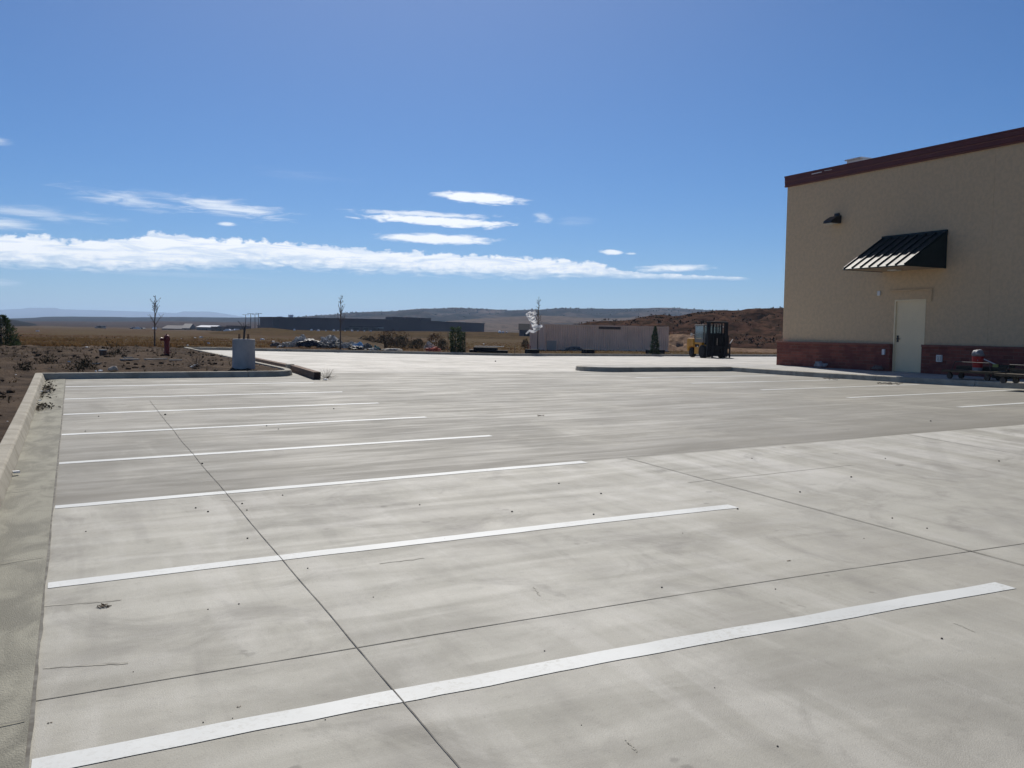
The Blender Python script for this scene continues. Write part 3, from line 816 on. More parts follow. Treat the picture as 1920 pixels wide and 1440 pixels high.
MB().tube([(0, 0, -.2), (0, 0, .06), (0, 0, .065), (0, 0, .10), (0, 0, .101), (0, 0, hh * .62)], [.088, .088, .125, .125, .090, .088], 20).build('barrel', M['hydrant'], hy)
MB().tube([(0, 0, hh * .62), (0, 0, hh * .625), (0, 0, hh * .67), (0, 0, hh * .675), (0, 0, hh * .86)], [.097, .097, .097, .092, .090], 20).build('head', M['hydrant'], hy)
MB().tube([(0, 0, hh * .86), (0, 0, hh * .865), (0, 0, hh * .89), (0, 0, hh * .92), (0, 0, hh * .96)], [.098, .098, .096, .075, .035], 20).build('bonnet', M['hydrant'], hy)
MB().tube([(0, 0, hh * .95), (0, 0, hh)], .025, 5).build('operating_nut', M['hydrant'], hy)
nz = MB().tube([(-.08, 0, hh * .74), (-.17, 0, hh * .74)], .05, 14).tube([(-.17, 0, hh * .74), (-.21, 0, hh * .74)], .062, 8).build('side_nozzle', M['hydrant'], hy)
MB().tube([(-.21, 0, hh * .74), (-.235, 0, hh * .74)], .02, 5).build('nozzle_nut', M['hydrant'], nz)
nz = MB().tube([(0, -.08, hh * .74), (0, -.13, hh * .74)], .055, 14).tube([(0, -.13, hh * .74), (0, -.16, hh * .74)], .066, 8).build('pumper_nozzle', M['hydrant'], hy)
# two timbers lying along the kerb on the driveway, a pale block between their ends
M['timber'] = material('brown_timber', (.22, .15, .105), (.16, .11, .08), .88, 3., .3, 40., stretch=(6, 1, 6))
M['endgrain'] = material('dark_end_grain', (.075, .05, .04), None, .95)
def timber(Ya, Yb, Xc, label, s_=.185):
    z0, z1 = lz(Xc, Ya), lz(Xc, Yb)
    t = thing('timber_beam', label, 'beam', (Xc, Ya, z0 + .008), 0, 'timbers along the bed kerb')
    ln = Yb - Ya
    rx = math.atan2(z1 - z0, ln)
    t.rotation_euler = (rx, 0, R(-.8))
    MB().box2((-s_ / 2, .004, 0), (s_ / 2, ln, s_)).build('beam', M['timber'], t, bevel=.008)
    MB().box2((-s_ / 2 + .004, -.004, .004), (s_ / 2 - .004, .003, s_ - .004)).build('cut_end', M['endgrain'], t)
    return t
timber(24.25, 27.35, 5.72, 'nearer of two brown squared timbers on the driveway, its dark cut end showing')
timber(27.75, 34.5, 5.72, 'longer brown squared timber partly hidden behind the concrete drum')
o = MB().box((0, 0, .11), (.20, .32, .22)).build('concrete_block', M['kerb'], bevel=.02, loc=(5.70, 27.55, lz(5.7, 27.55)))
tag(o, 'pale block wedged between the ends of two brown timbers', 'block')
# dead tumbleweed at the near timber's end
def twiggy(mb, c, r, n, rad=.004, up=.3):
    for q in range(n):
        d = Vector((random.gauss(0, 1), random.gauss(0, 1), abs(random.gauss(0, 1)) * up + .1)).normalized()
        p = Vector(c); pts = [p.copy()]
        for _ in range(3):
            d = (d + Vector((random.gauss(0, .35), random.gauss(0, .35), random.gauss(0, .3)))).normalized()
            p = p + d * r / 3; p.z = max(p.z, c[2] - .0)
            pts.append(p.copy())
        mb.tube(pts, [rad, rad * .8, rad * .6, rad * .3], 4, False)
M['twig'] = material('dry_twig', (.16, .115, .075), (.10, .075, .055), .95, 8.)
k = MB(); twiggy(k, (0, 0, .03), .32, 46, .003, .8)
o = k.build('dead_weed', M['twig'], loc=(5.95, 24.15, lz(5.95, 24.15)))
tag(o, 'dry twiggy weed caught at the cut end of the timber', 'weed')
a = ground_hit(610, 713)
o = MB().blob((0, 0, .02), (.05, .07, .03), .4, 1.5, 2, 3., flat=0).build('paper_scrap', M['white_plastic'], loc=a)
tag(o, 'bright white scrap lying on the concrete just past the timber end', 'scrap')

# things lying about in the bed
M['board'] = material('pale_board', (.46, .42, .36), (.36, .33, .28), .85, 6.)
M['stone'] = material('pale_stone', (.42, .36, .29), (.32, .28, .24), .9, 9., .5, 30.)
M['white_scrap'] = material('white_scrap', (.78, .78, .76), None, .6)
M['brown_pot'] = material('brown_pot', (.13, .085, .06), None, .8)
def bed_hit(px, py): return ground_hit(px, py, bedz)
def scrap(px, py, w_, label, name='paper_scrap', zf=None, m='white_scrap', hr=.35, seed=0.):
    a = ground_hit(px, py, zf or bedz)
    d = (a - EYE).dot(f0)
    r = w_ * d / F / 2
    o = MB().blob((0, 0, r * hr * .6), (r, r * .7, r * hr), .5, 1.4, 2, seed + px * .13, flat=0).build(name, M[m], loc=a)
    return tag(o, label, name.split('_')[-1])
def board(px0, py0, px1, py1, label, wd=.10):
    a, c = bed_hit(px0, py0), bed_hit(px1, py1)
    z = max(bedz(*a.xy), bedz(*c.xy), bedz(*((a + c) / 2).xy)) + .04
    a.z = c.z = z
    o = MB().bar((0, 0, 0), c - a, wd, .035).build('wood_board', M['board'], loc=a)
    return tag(o, label, 'board', 'boards lying in the bed')
board(226, 675, 260, 676.5, 'short pale board lying in the bed, farthest from the hydrant of three')
board(272, 676, 312, 677, 'pale board lying in the bed up against the foot of the hydrant')
board(317, 677, 341, 677.5, 'pale board lying in the bed on the side of the hydrant towards the driveway')
board(232, 672.5, 248, 672.8, 'thin pale strip of wood lying just behind the shortest board', .05)
board(170, 683.5, 190, 684, 'thin pale stick lying in the bed near a dark clump', .04)
a = bed_hit(212, 697); o = MB().blob((0, 0, .05), (.13, .11, .10), .3, 1.3, 2, 5., flat=-.02).build('stone', M['stone'], loc=a); tag(o, 'rounded pale stone lying behind the front kerb of the bed', 'stone')
scrap(188, 698, 8, 'larger of two white scraps just behind the front kerb of the bed', hr=.8)
scrap(180, 697.5, 4, 'smaller of two white scraps just behind the front kerb of the bed', hr=.8)
scrap(130, 679, 7, 'pale scrap on the dark soil level with the hydrant foot')
scrap(124, 686, 4, 'tiny white scrap near a dark clump in the bed')
scrap(62, 671, 8, 'dull pale scrap far out on the dark soil towards the dark conifer', m='stone')
scrap(30, 703, 4, 'white crumb on the soil beside the left kerb')
scrap(163, 652, 7, 'pale flat scrap at the far edge of the dark soil')
scrap(123, 647.5, 4.5, 'bright white dot at the far edge of the soil')
scrap(14, 791, 3, 'white crumb on the reddish soil, nearest the camera', hr=.8)
a = bed_hit(357, 690.5)
o = MB().bar((0, 0, .03), (.20, .08, .11), .05, .03).build('wood_offcut', M['white_scrap'], loc=a); tag(o, 'bright white offcut sticking up among twigs in the bed', 'offcut')
k = MB(); twiggy(k, (0, 0, .02), .38, 34, .006, 1.4)
o = k.build('dead_weed', M['twig'], loc=bed_hit(368, 690)); tag(o, 'dry twiggy weed beside the bright white offcut in the bed', 'weed')
a = bed_hit(193, 670); pt = thing('plant_pot', 'small brown pot left standing in the bed', 'pot', a)
MB().tube([(0, 0, 0), (0, 0, .22)], [.09, .12], 16).build('body', M['brown_pot'], pt); MB().tube([(0, 0, .2205), (0, 0, .26)], [.13, .13], 16).build('rim', M['board'], pt)
# clods and weeds: nobody would count them
M['clod'] = material('dark_clod', (.06, .042, .03), (.105, .072, .048), .95, 6., spec=.03)
M['weed'] = material('dull_weed', (.20, .145, .08), (.11, .085, .05), .95, .6, spec=.03)
k = MB()
for q in range(1500):
    y = random.uniform(-1, 52)
    x = random.uniform(-9, XB - .3) if y > YK + .4 else random.uniform(-9, XG - .3)
    s_ = random.choice((.02, .03, .04, .06)) * (1 + .5 * (y > 20)) * random.uniform(.6, 1.2)
    k.blob((x, y, bedz(x, y) + s_ * .2), (s_, s_ * random.uniform(.7, 1.3), s_ * .7), .35, 1.5, 1, q * .7)
o = k.build('soil_clods', M['clod']); o['kind'] = 'stuff'; o['label'] = 'clods of dark soil strewn over the bed'
k = MB()
for q in range(2600):
    y = random.uniform(2, 52)
    x = random.uniform(-11, XB - .4) if y > YK + .5 else random.uniform(-8, XG - .35)
    if fbm(x * .35, y * .35, 7., 3) < -.05 and random.random() < .8: continue
    z = bedz(x, y); n = random.randint(5, 9); h = random.uniform(.05, .20)
    for _ in range(n):
        an = random.uniform(0, 6.3); le = random.uniform(.3, 1.)
        dx, dy = math.cos(an) * le * h * .9, math.sin(an) * le * h * .9
        wx, wy = -math.sin(an) * .008, math.cos(an) * .008
        k.add([(x + wx, y + wy, z), (x - wx, y - wy, z), (x + dx, y + dy, z + h * random.uniform(.4, 1))], [(0, 1, 2)])
o = k.build('dry_weeds', M['weed']); o['kind'] = 'stuff'; o['label'] = 'thin dry weeds scattered over the dark bed'
M['clump'] = material('dark_weed_clump', (.04, .036, .024), (.075, .06, .036), .95, 5., spec=.03)
for px, py, r, lb in ((162, 688, .26, 'dark leafy clump beside the thin pale stick in the bed'), (90, 680, .28, 'dark clump in the bed nearest the dark conifer'), (147, 694, .34, 'low greenish clump just behind the front kerb of the bed'),
                      (46, 694, .24, 'dark clump on the soil beyond the far end of the left kerb'), (215, 664, .40, 'dark low clump at the middle of the bed, behind the brown pot')):
    k = MB(); a = bed_hit(px, py)
    for q in range(260):
        d = Vector((random.gauss(0, .5), random.gauss(0, .5), abs(random.gauss(0, .45)))) * r
        s_ = random.uniform(.02, .05)
        e1 = Vector((random.gauss(0, 1), random.gauss(0, 1), random.gauss(0, 1))).normalized() * s_; e2 = Vector((random.gauss(0, 1), random.gauss(0, 1), random.gauss(0, 1))).normalized() * s_
        k.add([d - e1 * .5, d + e2, d + e1], [(0, 1, 2)])
    twiggy(k, (0, 0, 0), r * 1.1, 14, .005, 1.2)
    o = k.build('dead_weed', M['clump'], loc=a); tag(o, lb, 'weed', 'weed clumps in the bed')

# ------------------------------------------------------------------ litter on the concrete
M['pebble'] = material('dark_pebble', (.065, .058, .05), (.11, .10, .085), .9, 20.)
peb = [(310, 778, 5), (185, 781, 3), (379, 870, 5), (367, 953, 4.5), (390, 960, 5), (454, 945, 4.5), (463, 957, 4), (464, 1010, 5), (161, 997, 3.5), (577, 1066, 4), (448, 1133, 4),
       (390, 1143, 3.5), (160, 809, 3), (500, 799, 3.5), (522, 805, 3), (530, 929, 3.5), (960, 960, 5), (1113, 965, 5), (1127, 926, 4.5), (1383, 955, 4.5), (1241, 1102, 5), (1673, 972, 4), (1738, 991, 4),
       (1500, 923, 4.5), (1766, 1198, 5.5), (1458, 1400, 5), (1454, 1105, 3.5), (1021, 1221, 4), (1048, 907, 4), (787, 947, 3.5), (1596, 895, 5), (1745, 790, 4), (1873, 865, 4), (929, 678, 4), (626, 767, 3.5),
       (1280, 1000, 2.5), (1620, 1010, 2.5), (834, 1010, 2.5), (1340, 1290, 3), (700, 1120, 3), (250, 1260, 3), (1090, 1360, 3), (610, 1350, 3.5), (436, 1347, 3), (381, 1355, 4), (300, 1390, 3), (1660, 860, 3), (1410, 860, 3)]
for q, (px, py, w_) in enumerate(peb):
    a = ground_hit(px, py); d = (a - EYE).dot(f0); r = w_ * d / F / 2 * .8
    o = MB().blob((0, 0, r * .45), (r, r * random.uniform(.7, 1.), r * .75), .3, 1.3, 2, q * 1.3).build('pebble', M['pebble'], loc=a)
    tag(o, 'small dark pebble lying loose on the pale concrete lot', 'pebble', 'pebbles loose on the lot')
def leafbit(px, py, w_, label, n=9, name='dead_leaf'):
    a = ground_hit(px, py); d = (a - EYE).dot(f0); r = w_ * d / F / 2
    k = MB()
    for q in range(n):
        c = Vector((random.uniform(-1, 1) * r, random.gauss(0, .35) * r, r * .12 + random.random() * r * .2))
        e1 = Vector((random.gauss(0, 1), random.gauss(0, 1), random.gauss(0, .25))).normalized() * r * .45; e2 = Vector((random.gauss(0, 1), random.gauss(0, 1), random.gauss(0, .25))).normalized() * r * .3
        k.add([c - e1, c + e2, c + e1, c - e2 * .6], [(0, 1, 2, 3)])
    k.tube([(-r, -.2 * r, r * .06), (0, 0, r * .16), (r * .9, .15 * r, r * .1)], r * .05, 5)
    o = k.build(name, M['twig'], loc=a); return tag(o, label, name.split('_')[-1])
leafbit(197, 1138, 26, 'ragged brown dead leaf on the concrete close to the gutter joint', 14)
leafbit(448, 1326, 9, 'small curled brown leaf on the concrete just above the nearest stall line', 6)
leafbit(93, 1356, 10, 'small brown leaf beside the gutter joint, nearest the camera', 6)
leafbit(1480, 1052, 10, 'small dark leaf on the concrete between the two nearest stall lines', 6)
leafbit(1015, 780, 14, 'flat dark leaf far out on the middle of the lot', 6)
# scuffs and hairline cracks seen in the photo
M['scuff'] = material('faint_scuff', (.28, .265, .225), (.40, .38, .32), .9, 9., ramp=(.36, .56))
for px0, py0, px1, py1, w_ in ((712, 1057, 795, 1047, .011), (1172, 1388, 1194, 1409, .006), (1788, 1168, 1828, 1185, .006), (84, 1137, 228, 1125, .022), (82, 1253, 240, 1243, .022), (1000, 1100, 1012, 1118, .006), (1290, 905, 1600, 872, .014)):
    a, c = ground_hit(px0, py0), ground_hit(px1, py1)
    pth = [(a.x + (c.x - a.x) * q + .015 * fbm(q * 6, px0, 0), a.y + (c.y - a.y) * q + .015 * fbm(q * 6, px0, 4)) for q in np.linspace(0, 1, 24)]
    struct(ribbon(pth, w_, .0018, wob=1.2).build('scuff_mark', M['scuff']))
# leaves gathered in the gutter at the far end of the left kerb
M['leaf_litter'] = material('leaf_litter', (.085, .075, .05), (.16, .13, .09), .95, 9.)
k = MB()
for q in range(420):
    y = random.choice((random.uniform(20.5, 24.8), random.gauss(19.0, .35), random.gauss(22.6, .5)))
    x = XG + .02 + abs(random.gauss(0, .10))
    z = lz(x, y) + .018; s_ = random.uniform(.015, .045)
    e1 = Vector((random.gauss(0, 1), random.gauss(0, 1), random.gauss(0, .5))).normalized() * s_; e2 = Vector((random.gauss(0, 1), random.gauss(0, 1), random.gauss(0, .5))).normalized() * s_ * .6
    c = Vector((x, y, z + random.random() * .03))
    k.add([c - e1, c + e2, c + e1, c - e2], [(0, 1, 2, 3)])
o = k.build('leaf_litter', M['leaf_litter']); o['kind'] = 'stuff'; o['label'] = 'dead leaves and grit gathered along the gutter'
def gscrap(px, py, ln, label):
    a = ground_hit(px, py); a.z += .02
    o = MB().box((0, 0, .012), (ln, .05, .02), R(20)).build('paper_strip', M['white_scrap'], loc=a); tag(o, label, 'paper')
gscrap(80, 736.5, .24, 'white paper strip among the leaves at the far end of the gutter')
gscrap(30, 890, .07, 'small white paper strip in the gutter pan beside the left kerb')
gscrap(74, 754, .05, 'tiny white scrap on top of a leaf heap in the gutter')
# ------------------------------------------------------------------ beyond the far kerb
def gnoise(x, y):
    D = math.hypot(x, y)
    if not 55 < D < 6000: return 0.
    k = .11 if D < 200 else .02
    return float(np.interp(D, [55, 70, 200, 500, 2000], [.0, .10, .25, .7, 1.6])) * fbm(x * k, y * k, 3.)
def gfull(x, y): return gz(x, y) + gnoise(x, y)
def at_ground_d(px, d, py=640):
    a = at_d(px, py, d); a.z = gfull(a.x, a.y); return a
def translucent(m, f):
    """thin leaves and films let light through"""
    t = NB(m.node_tree); bs = m.node_tree.nodes['Principled BSDF']
    out = [n for n in m.node_tree.nodes if n.type == 'OUTPUT_MATERIAL'][0]
    tr = t.n('ShaderNodeBsdfTranslucent')
    if bs.inputs['Base Color'].links: m.node_tree.links.new(bs.inputs['Base Color'].links[0].from_socket, tr.inputs['Color'])
    else: tr.inputs['Color'].default_value = bs.inputs['Base Color'].default_value
    mx = t.n('ShaderNodeMixShader', {0: f, 1: bs.outputs[0], 2: tr.outputs[0]})
    m.node_tree.links.new(mx.outputs[0], out.inputs['Surface'])
    return m
# shipping container
def container_mat():
    m = material('tan_container_paint', (.34, .27, .20), (.29, .225, .165), .6, 1.2, spec=.3)
    t = NB(m.node_tree); bs = m.node_tree.nodes['Principled BSDF']
    v = t.n('ShaderNodeTexCoord').outputs['Object']
    c = t.mix(t.mr(t.noise(v, .8, 4.), .3, .7), (.88, .615, .45), (.77, .53, .385))
    s = t.n('ShaderNodeSeparateXYZ', {0: v})
    st = t.noise(t.mapping(v, scale=(6, 6, .5)), 1., 5., .6)
    c = t.mix(t.m('MULTIPLY', t.mr(st, .55, .75), .35), c, (.13, .085, .06))
    m.node_tree.links.new(c, bs.inputs['Base Color'])
    return m
M['container'] = container_mat()
CY = 67.
ca, cb = at_Y(1018, 661, CY), at_Y(1253, 663, CY)
c0 = Vector((ca.x, CY, gz((ca.x + cb.x) / 2, CY) - .02))
clen, cht, cwd = cb.x - ca.x, at_Y(1018, 607, CY).z - c0.z, 2.44
ct = thing('shipping_container', 'long tan corrugated shipping container standing behind the far kerb', 'container', c0)
def corr(n_len, place):
    """trapezoid corrugation: list of (along, in)"""
    out, x = [], .1
    while x + .28 < n_len - .1:
        out += [(x, 0), (x + .07, 0), (x + .105, .04), (x + .175, .04), (x + .21, 0)]
        x += .28 * .75
    return [(.06, 0)] + out + [(n_len - .06, 0)]
k = MB(); pr = corr(clen, 0)
k.add([(a, .03 + i, z) for a, i in pr for z in (.16, cht - .12)], [(2 * q, 2 * q + 2, 2 * q + 3, 2 * q + 1) for q in range(len(pr) - 1)])
k.build('side_panel', M['container'], ct)
k = MB(); k.add([(a, cwd - .03 - i, z) for a, i in pr for z in (.16, cht - .12)], [(2 * q, 2 * q + 2, 2 * q + 3, 2 * q + 1) for q in range(len(pr) - 1)])
k.build('side_panel', M['container'], ct)
pr = corr(cwd, 0)
for x0, sg in ((.03, 1), (clen - .03, -1)):
    k = MB(); k.add([(x0 + sg * i, a, z) for a, i in pr for z in (.16, cht - .12)], [(2 * q, 2 * q + 2, 2 * q + 3, 2 * q + 1) for q in range(len(pr) - 1)])
    k.build('end_panel', M['container'], ct)
for x in (0, clen - .12):
    for y in (0, cwd - .12):
        MB().box2((x, y, 0), (x + .12, y + .12, cht)).build('corner_post', M['container'], ct)
for y in (0, cwd - .1):
    MB().box2((.12, y, 0), (clen - .12, y + .1, .16)).build('bottom_rail', M['container'], ct)
    MB().box2((.12, y, cht - .12), (clen - .12, y + .1, cht - .02)).build('top_rail', M['container'], ct)
for x in (0, clen - .1):
    MB().box2((x, .12, 0), (x + .1, cwd - .12, .16)).build('bottom_rail', M['container'], ct)
    MB().box2((x, .12, cht - .12), (x + .1, cwd - .12, cht - .02)).build('top_rail', M['container'], ct)
k = MB(); prr = corr(clen, 0)
k.add([(a, y, cht - .02 - i) for a, i in prr for y in (.02, cwd - .02)], [(2 * q, 2 * q + 2, 2 * q + 3, 2 * q + 1) for q in range(len(prr) - 1)])
M['container_roof'] = material('pale_container_roof', (.62, .58, .52), (.52, .48, .42), .5, 2.)
k.build('roof', M['container_roof'], ct)
M['pale_panel'] = material('pale_panel', (.40, .355, .30), None, .6)
a, c = at_Y(1025, 657, CY), at_Y(1043, 639, CY)
p_ = MB().box2((a.x - c0.x, -.02, a.z - c0.z), (c.x - c0.x, .028, c.z - c0.z)).build('service_hatch', M['pale_panel'], ct, bevel=.01)
p_['label'] = 'pale square hatch low on the near end of the container side'
a, c = at_Y(1123, 617, CY), at_Y(1164, 612.5, CY)
M['scuffed'] = material('scuffed_dark_paint', (.10, .075, .06), (.17, .13, .10), .8, 9.)
MB().box2((a.x - c0.x, .012, a.z - c0.z), (c.x - c0.x, .029, c.z - c0.z)).build('scuffed_plate', M['scuffed'], ct)

# forklift
M['yellow'] = material('yellow_paint', (.62, .30, .03), (.50, .235, .03), .5, 2.5, spec=.4)
M['black'] = material('black_steel', (.010, .010, .012), (.018, .018, .02), .6, 6., spec=.12)
M['tyre'] = material('tyre_rubber', (.016, .015, .015), None, .85)
M['cabgrey'] = material('grey_cab_paint', (.20, .19, .17), None, .6)
M['seat'] = material('black_vinyl', (.02, .02, .02), None, .6)
def glass_mat():
    m = bpy.data.materials.new('cab_glass'); m.use_nodes = True
    t = NB(m.node_tree); t.t.nodes.clear()
    g = t.n('ShaderNodeBsdfGlossy', {'Roughness': .05, 'Color': (.8, .85, .85, 1)}); tr = t.n('ShaderNodeBsdfTransparent', {'Color': (.72, .80, .78, 1)})
    df = t.n('ShaderNodeBsdfDiffuse', {'Color': (.5, .55, .53, 1)})
    m1 = t.n('ShaderNodeMixShader', {0: .35, 1: tr.outputs[0], 2: df.outputs[0]})
    m2 = t.n('ShaderNodeMixShader', {0: .15, 1: m1.outputs[0], 2: g.outputs[0]})
    t.n('ShaderNodeOutputMaterial', {0: m2.outputs[0]})
    return m
M['glass'] = glass_mat()
a = at_d(1336, 670, 61.5)
fl = thing('forklift', 'yellow forklift with a tall black mast parked near the far kerb', 'forklift', (a.x, a.y, lz(a.x, a.y)), R(-100))
# local axes: +x forward, +y left, z up
def wheel(x, y, r, w_, name='wheel'):
    t = MB().tube([(x, y - w_ / 2, r), (x, y - w_ / 2 + .03, r), (x, y + w_ / 2 - .03, r), (x, y + w_ / 2, r)], [r * .9, r, r, r * .9], 24).build(name, M['tyre'], fl)
    MB().tube([(x, y - w_ / 2 - .012, r), (x, y + w_ / 2 + .012, r)], r * .5, 16).build('rim', M['black'], t)
wheel(-1.75, -.58, .33, .26); wheel(-1.75, .58, .33, .26)
wheel(0, -.66, .42, .34); wheel(0, .66, .42, .34)
MB().prism([(-2.30, .42), (-2.36, .70), (-2.32, 1.18), (-2.22, 1.27), (-1.55, 1.27), (-1.45, 1.20), (-1.32, .78), (-1.36, .74), (-1.42, .72), (-1.75, .74), (-2.1, .68), (-2.12, .42)], 'y', -.74, .74).build('counterweight', M['yellow'], fl, bevel=.03)
MB().prism([(-1.40, .24), (-1.40, .78), (-1.43, 1.02), (-.35, 1.02), (-.30, .80), (-.10, .86), (.22, .86), (.22, .60), (-.42, .40), (-.46, .24)], 'y', -.64, .64).build('chassis', M['yellow'], fl, bevel=.02)
MB().box2((-1.28, -.652, .70), (-.70, -.641, .88)).build('side_vent', M['black'], fl)
MB().box2((-.98, -.66, .70), (-.82, -.653, .77)).build('side_plate', M['white_plastic'], fl)
MB().box2((-.66, -.70, .28), (-.36, -.645, .36)).build('step', M['black'], fl)
# cab
for x, y in ((-1.38, -.62), (-1.38, .55), (.02, -.62), (.02, .55)):
    MB().bar((x, y + .035, .98), (x + (.06 if x < -1 else -.14), y + .035, 2.10), .07, .07).build('cab_post', M['cabgrey'], fl)
MB().box2((-1.42, -.66, 2.08), (.0, .66, 2.16)).build('overhead_guard', M['cabgrey'], fl, bevel=.02)
for y in (-.645, .63):
    d_ = MB().box2((-1.32, y, 1.0), (-.10, y + .02, 1.22)).build('cab_door', M['cabgrey'], fl)
    MB().box2((-1.28, y + .004, 1.22), (-.16, y + .016, 2.06)).build('door_glass', M['glass'], d_)
MB().box2((-.07, -.55, 1.0), (-.06, .55, 2.06)).build('windscreen', M['glass'], fl)
MB().box2((-1.36, -.55, 1.3), (-1.35, .55, 2.06)).build('rear_glass', M['glass'], fl)
MB().box2((-1.15, -.26, .98), (-.65, .26, 1.16)).build('seat', M['seat'], fl, bevel=.03)
MB().box((-1.18, 0, 1.42), (.12, .5, .55), 0, 0, R(-10)).build('seat_back', M['seat'], fl, bevel=.03)
st = MB().tube([(-.12, 0, 1.0), (-.38, 0, 1.34)], .03, 8).build('steering_column', M['black'], fl)
MB().tube([(-.40 + .05 * math.cos(q), .17 * math.sin(q), 1.36 + .16 * math.cos(q)) for q in np.linspace(0, 2 * math.pi, 17)], .016, 6).build('steering_wheel', M['black'], st)
MB().box2((-.14, -.55, .86), (-.02, .55, 1.28)).build('dashboard', M['black'], fl, bevel=.02)
MB().tube([(-1.44, -.60, 1.24), (-1.44, -.60, 1.62)], .035, 10).tube([(-1.44, -.60, 1.62), (-1.50, -.60, 1.70)], .03, 10).build('exhaust', M['black'], fl)
MB().tube([(-1.40, -.60, 1.5), (-1.46, -.80, 1.52)], .012, 6).box((-1.46, -.84, 1.52), (.03, .12, .18)).build('mirror', M['white_plastic'], fl)
# mast: outer and inner channels, cross members, chains, cylinders
for y in (-.72, .60):
    ou = MB().box2((.46, y, .10), (.66, y + .12, 2.34)).build('mast_upright', M['black'], fl)
    MB().box2((.50, y + (.125 if y < 0 else -.095), .12), (.64, y + (.215 if y < 0 else -.005), 2.30)).build('inner_channel', M['black'], ou)
for z in (2.26, 1.5, .16):
    MB().box2((.47, -.60, z), (.53, .60, z + .12)).build('cross_member', M['black'], fl)
MB().box2((.48, -.72, 2.342), (.60, .72, 2.37)).build('mast_cap', M['cabgrey'], fl)
MB().box2((.49, -.595, .28), (.505, .595, 1.5)).build('mast_shield', M['black'], fl)
for y in (-.30, .30):
    MB().tube([(.58, y, .2), (.58, y, 2.25)], .055, 10).build('lift_cylinder', M['black'], fl)
MB().tube([(.60, -.02, .85), (.60, -.02, 1.30)], .025, 8).build('chrome_rod', M['steel'], fl)
for y in (-.12, .10):
    MB().box2((.60, y, .35), (.62, y + .05, 2.2)).build('lift_chain', M['black'], fl)
# carriage, load guard and forks
for z in (.20, .62):
    MB().box2((.68, -.78, z), (.76, .78, z + .14)).build('carriage_bar', M['black'], fl)
for y in (-.74, -.45, -.15, .15, .45, .70):
    MB().box2((.70, y, .76), (.74, y + .05, 1.42)).build('guard_bar', M['black'], fl)
MB().box2((.69, -.76, 1.421), (.75, .76, 1.48)).build('guard_rail', M['black'], fl)
for y in (-.50, .38):
    MB().prism([(.77, .03), (.77, .80), (.82, .80), (.83, .09), (1.95, .05), (1.95, .03)], 'y', y, y + .12).build('fork', M['black'], fl)
MB().box2((.70, .785, .06), (.78, .86, .98)).build('carriage_post', M['black'], fl)
MB().bar((.74, .83, .98), (.74, 1.02, 1.25), .04).build('marker_rod', M['white_plastic'], fl)
for y in (-.66, .60):
    lt = MB().box2((-.02, y, 2.0), (.08, y + .10, 2.1)).build('work_lamp', M['black'], fl)
    MB().box2((.081, y + .01, 2.01), (.09, y + .09, 2.09)).build('lamp_lens', M['lens'], lt)

# ------------------------------------------------------------------ trees and shrubs
M['bark'] = material('grey_bark', (.085, .065, .055), (.13, .10, .085), .9, 12.)
M['needle'] = translucent(material('dark_needles', (.022, .040, .020), (.060, .080, .036), .8, 3.), .3)
M['needle2'] = translucent(material('green_needles', (.026, .050, .025), (.065, .095, .042), .8, 3.), .3)
def bare_tree(px, d, ytop, ybase, lean, label, seed, spread=.5, low=.35, nb=13):
    random.seed(seed)
    a = at_ground_d(px, d)
    h = at_d(px, ytop, d).z - a.z
    t = thing('bare_tree', label, 'tree', a, 0, 'young bare trees beyond the lot')
    tr = MB(); pts = []; n = 12
    for q in range(n + 1):
        s_ = q / n
        pts.append(Vector((lean * s_ * s_ * h * cy + .04 * h * .15 * fbm(s_ * 3, seed, 0), -lean * s_ * s_ * h * sy + .01 * h * fbm(s_ * 3, seed, 5), -.1 + s_ * (h + .1))))
    rd = [max(.011, .050 * (1 - q / n) ** .8) for q in range(n + 1)]
    tr.tube(pts, rd, 7).build('trunk', M['bark'], t)
    br = MB()
    for q in range(nb):
        s_ = low + (.93 - low) * (q + random.random() * .6) / nb
        i = int(s_ * n); p = pts[i].lerp(pts[i + 1], s_ * n - i)
        an = q * 2.4 + random.random()
        ln = spread * h * .42 * (1.05 - s_) * random.uniform(.35, 1.35) + .10
        d_ = Vector((math.cos(an), math.sin(an), random.uniform(.7, 2.2))).normalized()
        bp = [p]; 
        for w in range(4):
            d_ = (d_ + Vector((random.gauss(0, .12), random.gauss(0, .12), .10))).normalized()
            bp.append(bp[-1] + d_ * ln / 4)
        r = .016 * (1.1 - s_)
        br.tube(bp, [r + .010, r * .8 + .009, r * .6 + .008, r * .4 + .007, .006], 5)
        for w in range(4):
            b0 = bp[random.randint(1, 4)]; e = (d_ + Vector((random.gauss(0, .6), random.gauss(0, .6), random.gauss(0, .3)))).normalized()
            br.tube([b0, b0 + e * ln * .18, b0 + e * ln * .34 + Vector((0, 0, .02))], [.009, .008, .005], 4)
            for v in range(2):                                   # a few dead leaves still hang on
                c = b0 + e * ln * random.uniform(.2, .36); s2 = random.uniform(.02, .045)
                e1 = Vector((random.gauss(0, 1), random.gauss(0, 1), random.gauss(0, 1))).normalized() * s2; e2 = Vector((random.gauss(0, 1), random.gauss(0, 1), random.gauss(0, 1))).normalized() * s2
                br.add([c - e1, c + e2, c + e1], [(0, 1, 2)])
    br.build('branches', M['bark'], t)
    return t, a, h
bare_tree(290, 51, 554, 652, .015, 'thin bare young tree standing behind the red hydrant', 3, 1.05, .40, 12)
bare_tree(638, 58.8, 553, 660, .01, 'thin bare young tree standing in front of the heap of bags', 12, .8, .46, 16)
t3, a3, h3 = bare_tree(1008, 64.2, 556, 658, .01, 'thin bare young tree with a torn white plastic sheet caught in it', 21, .34, .42, 20)
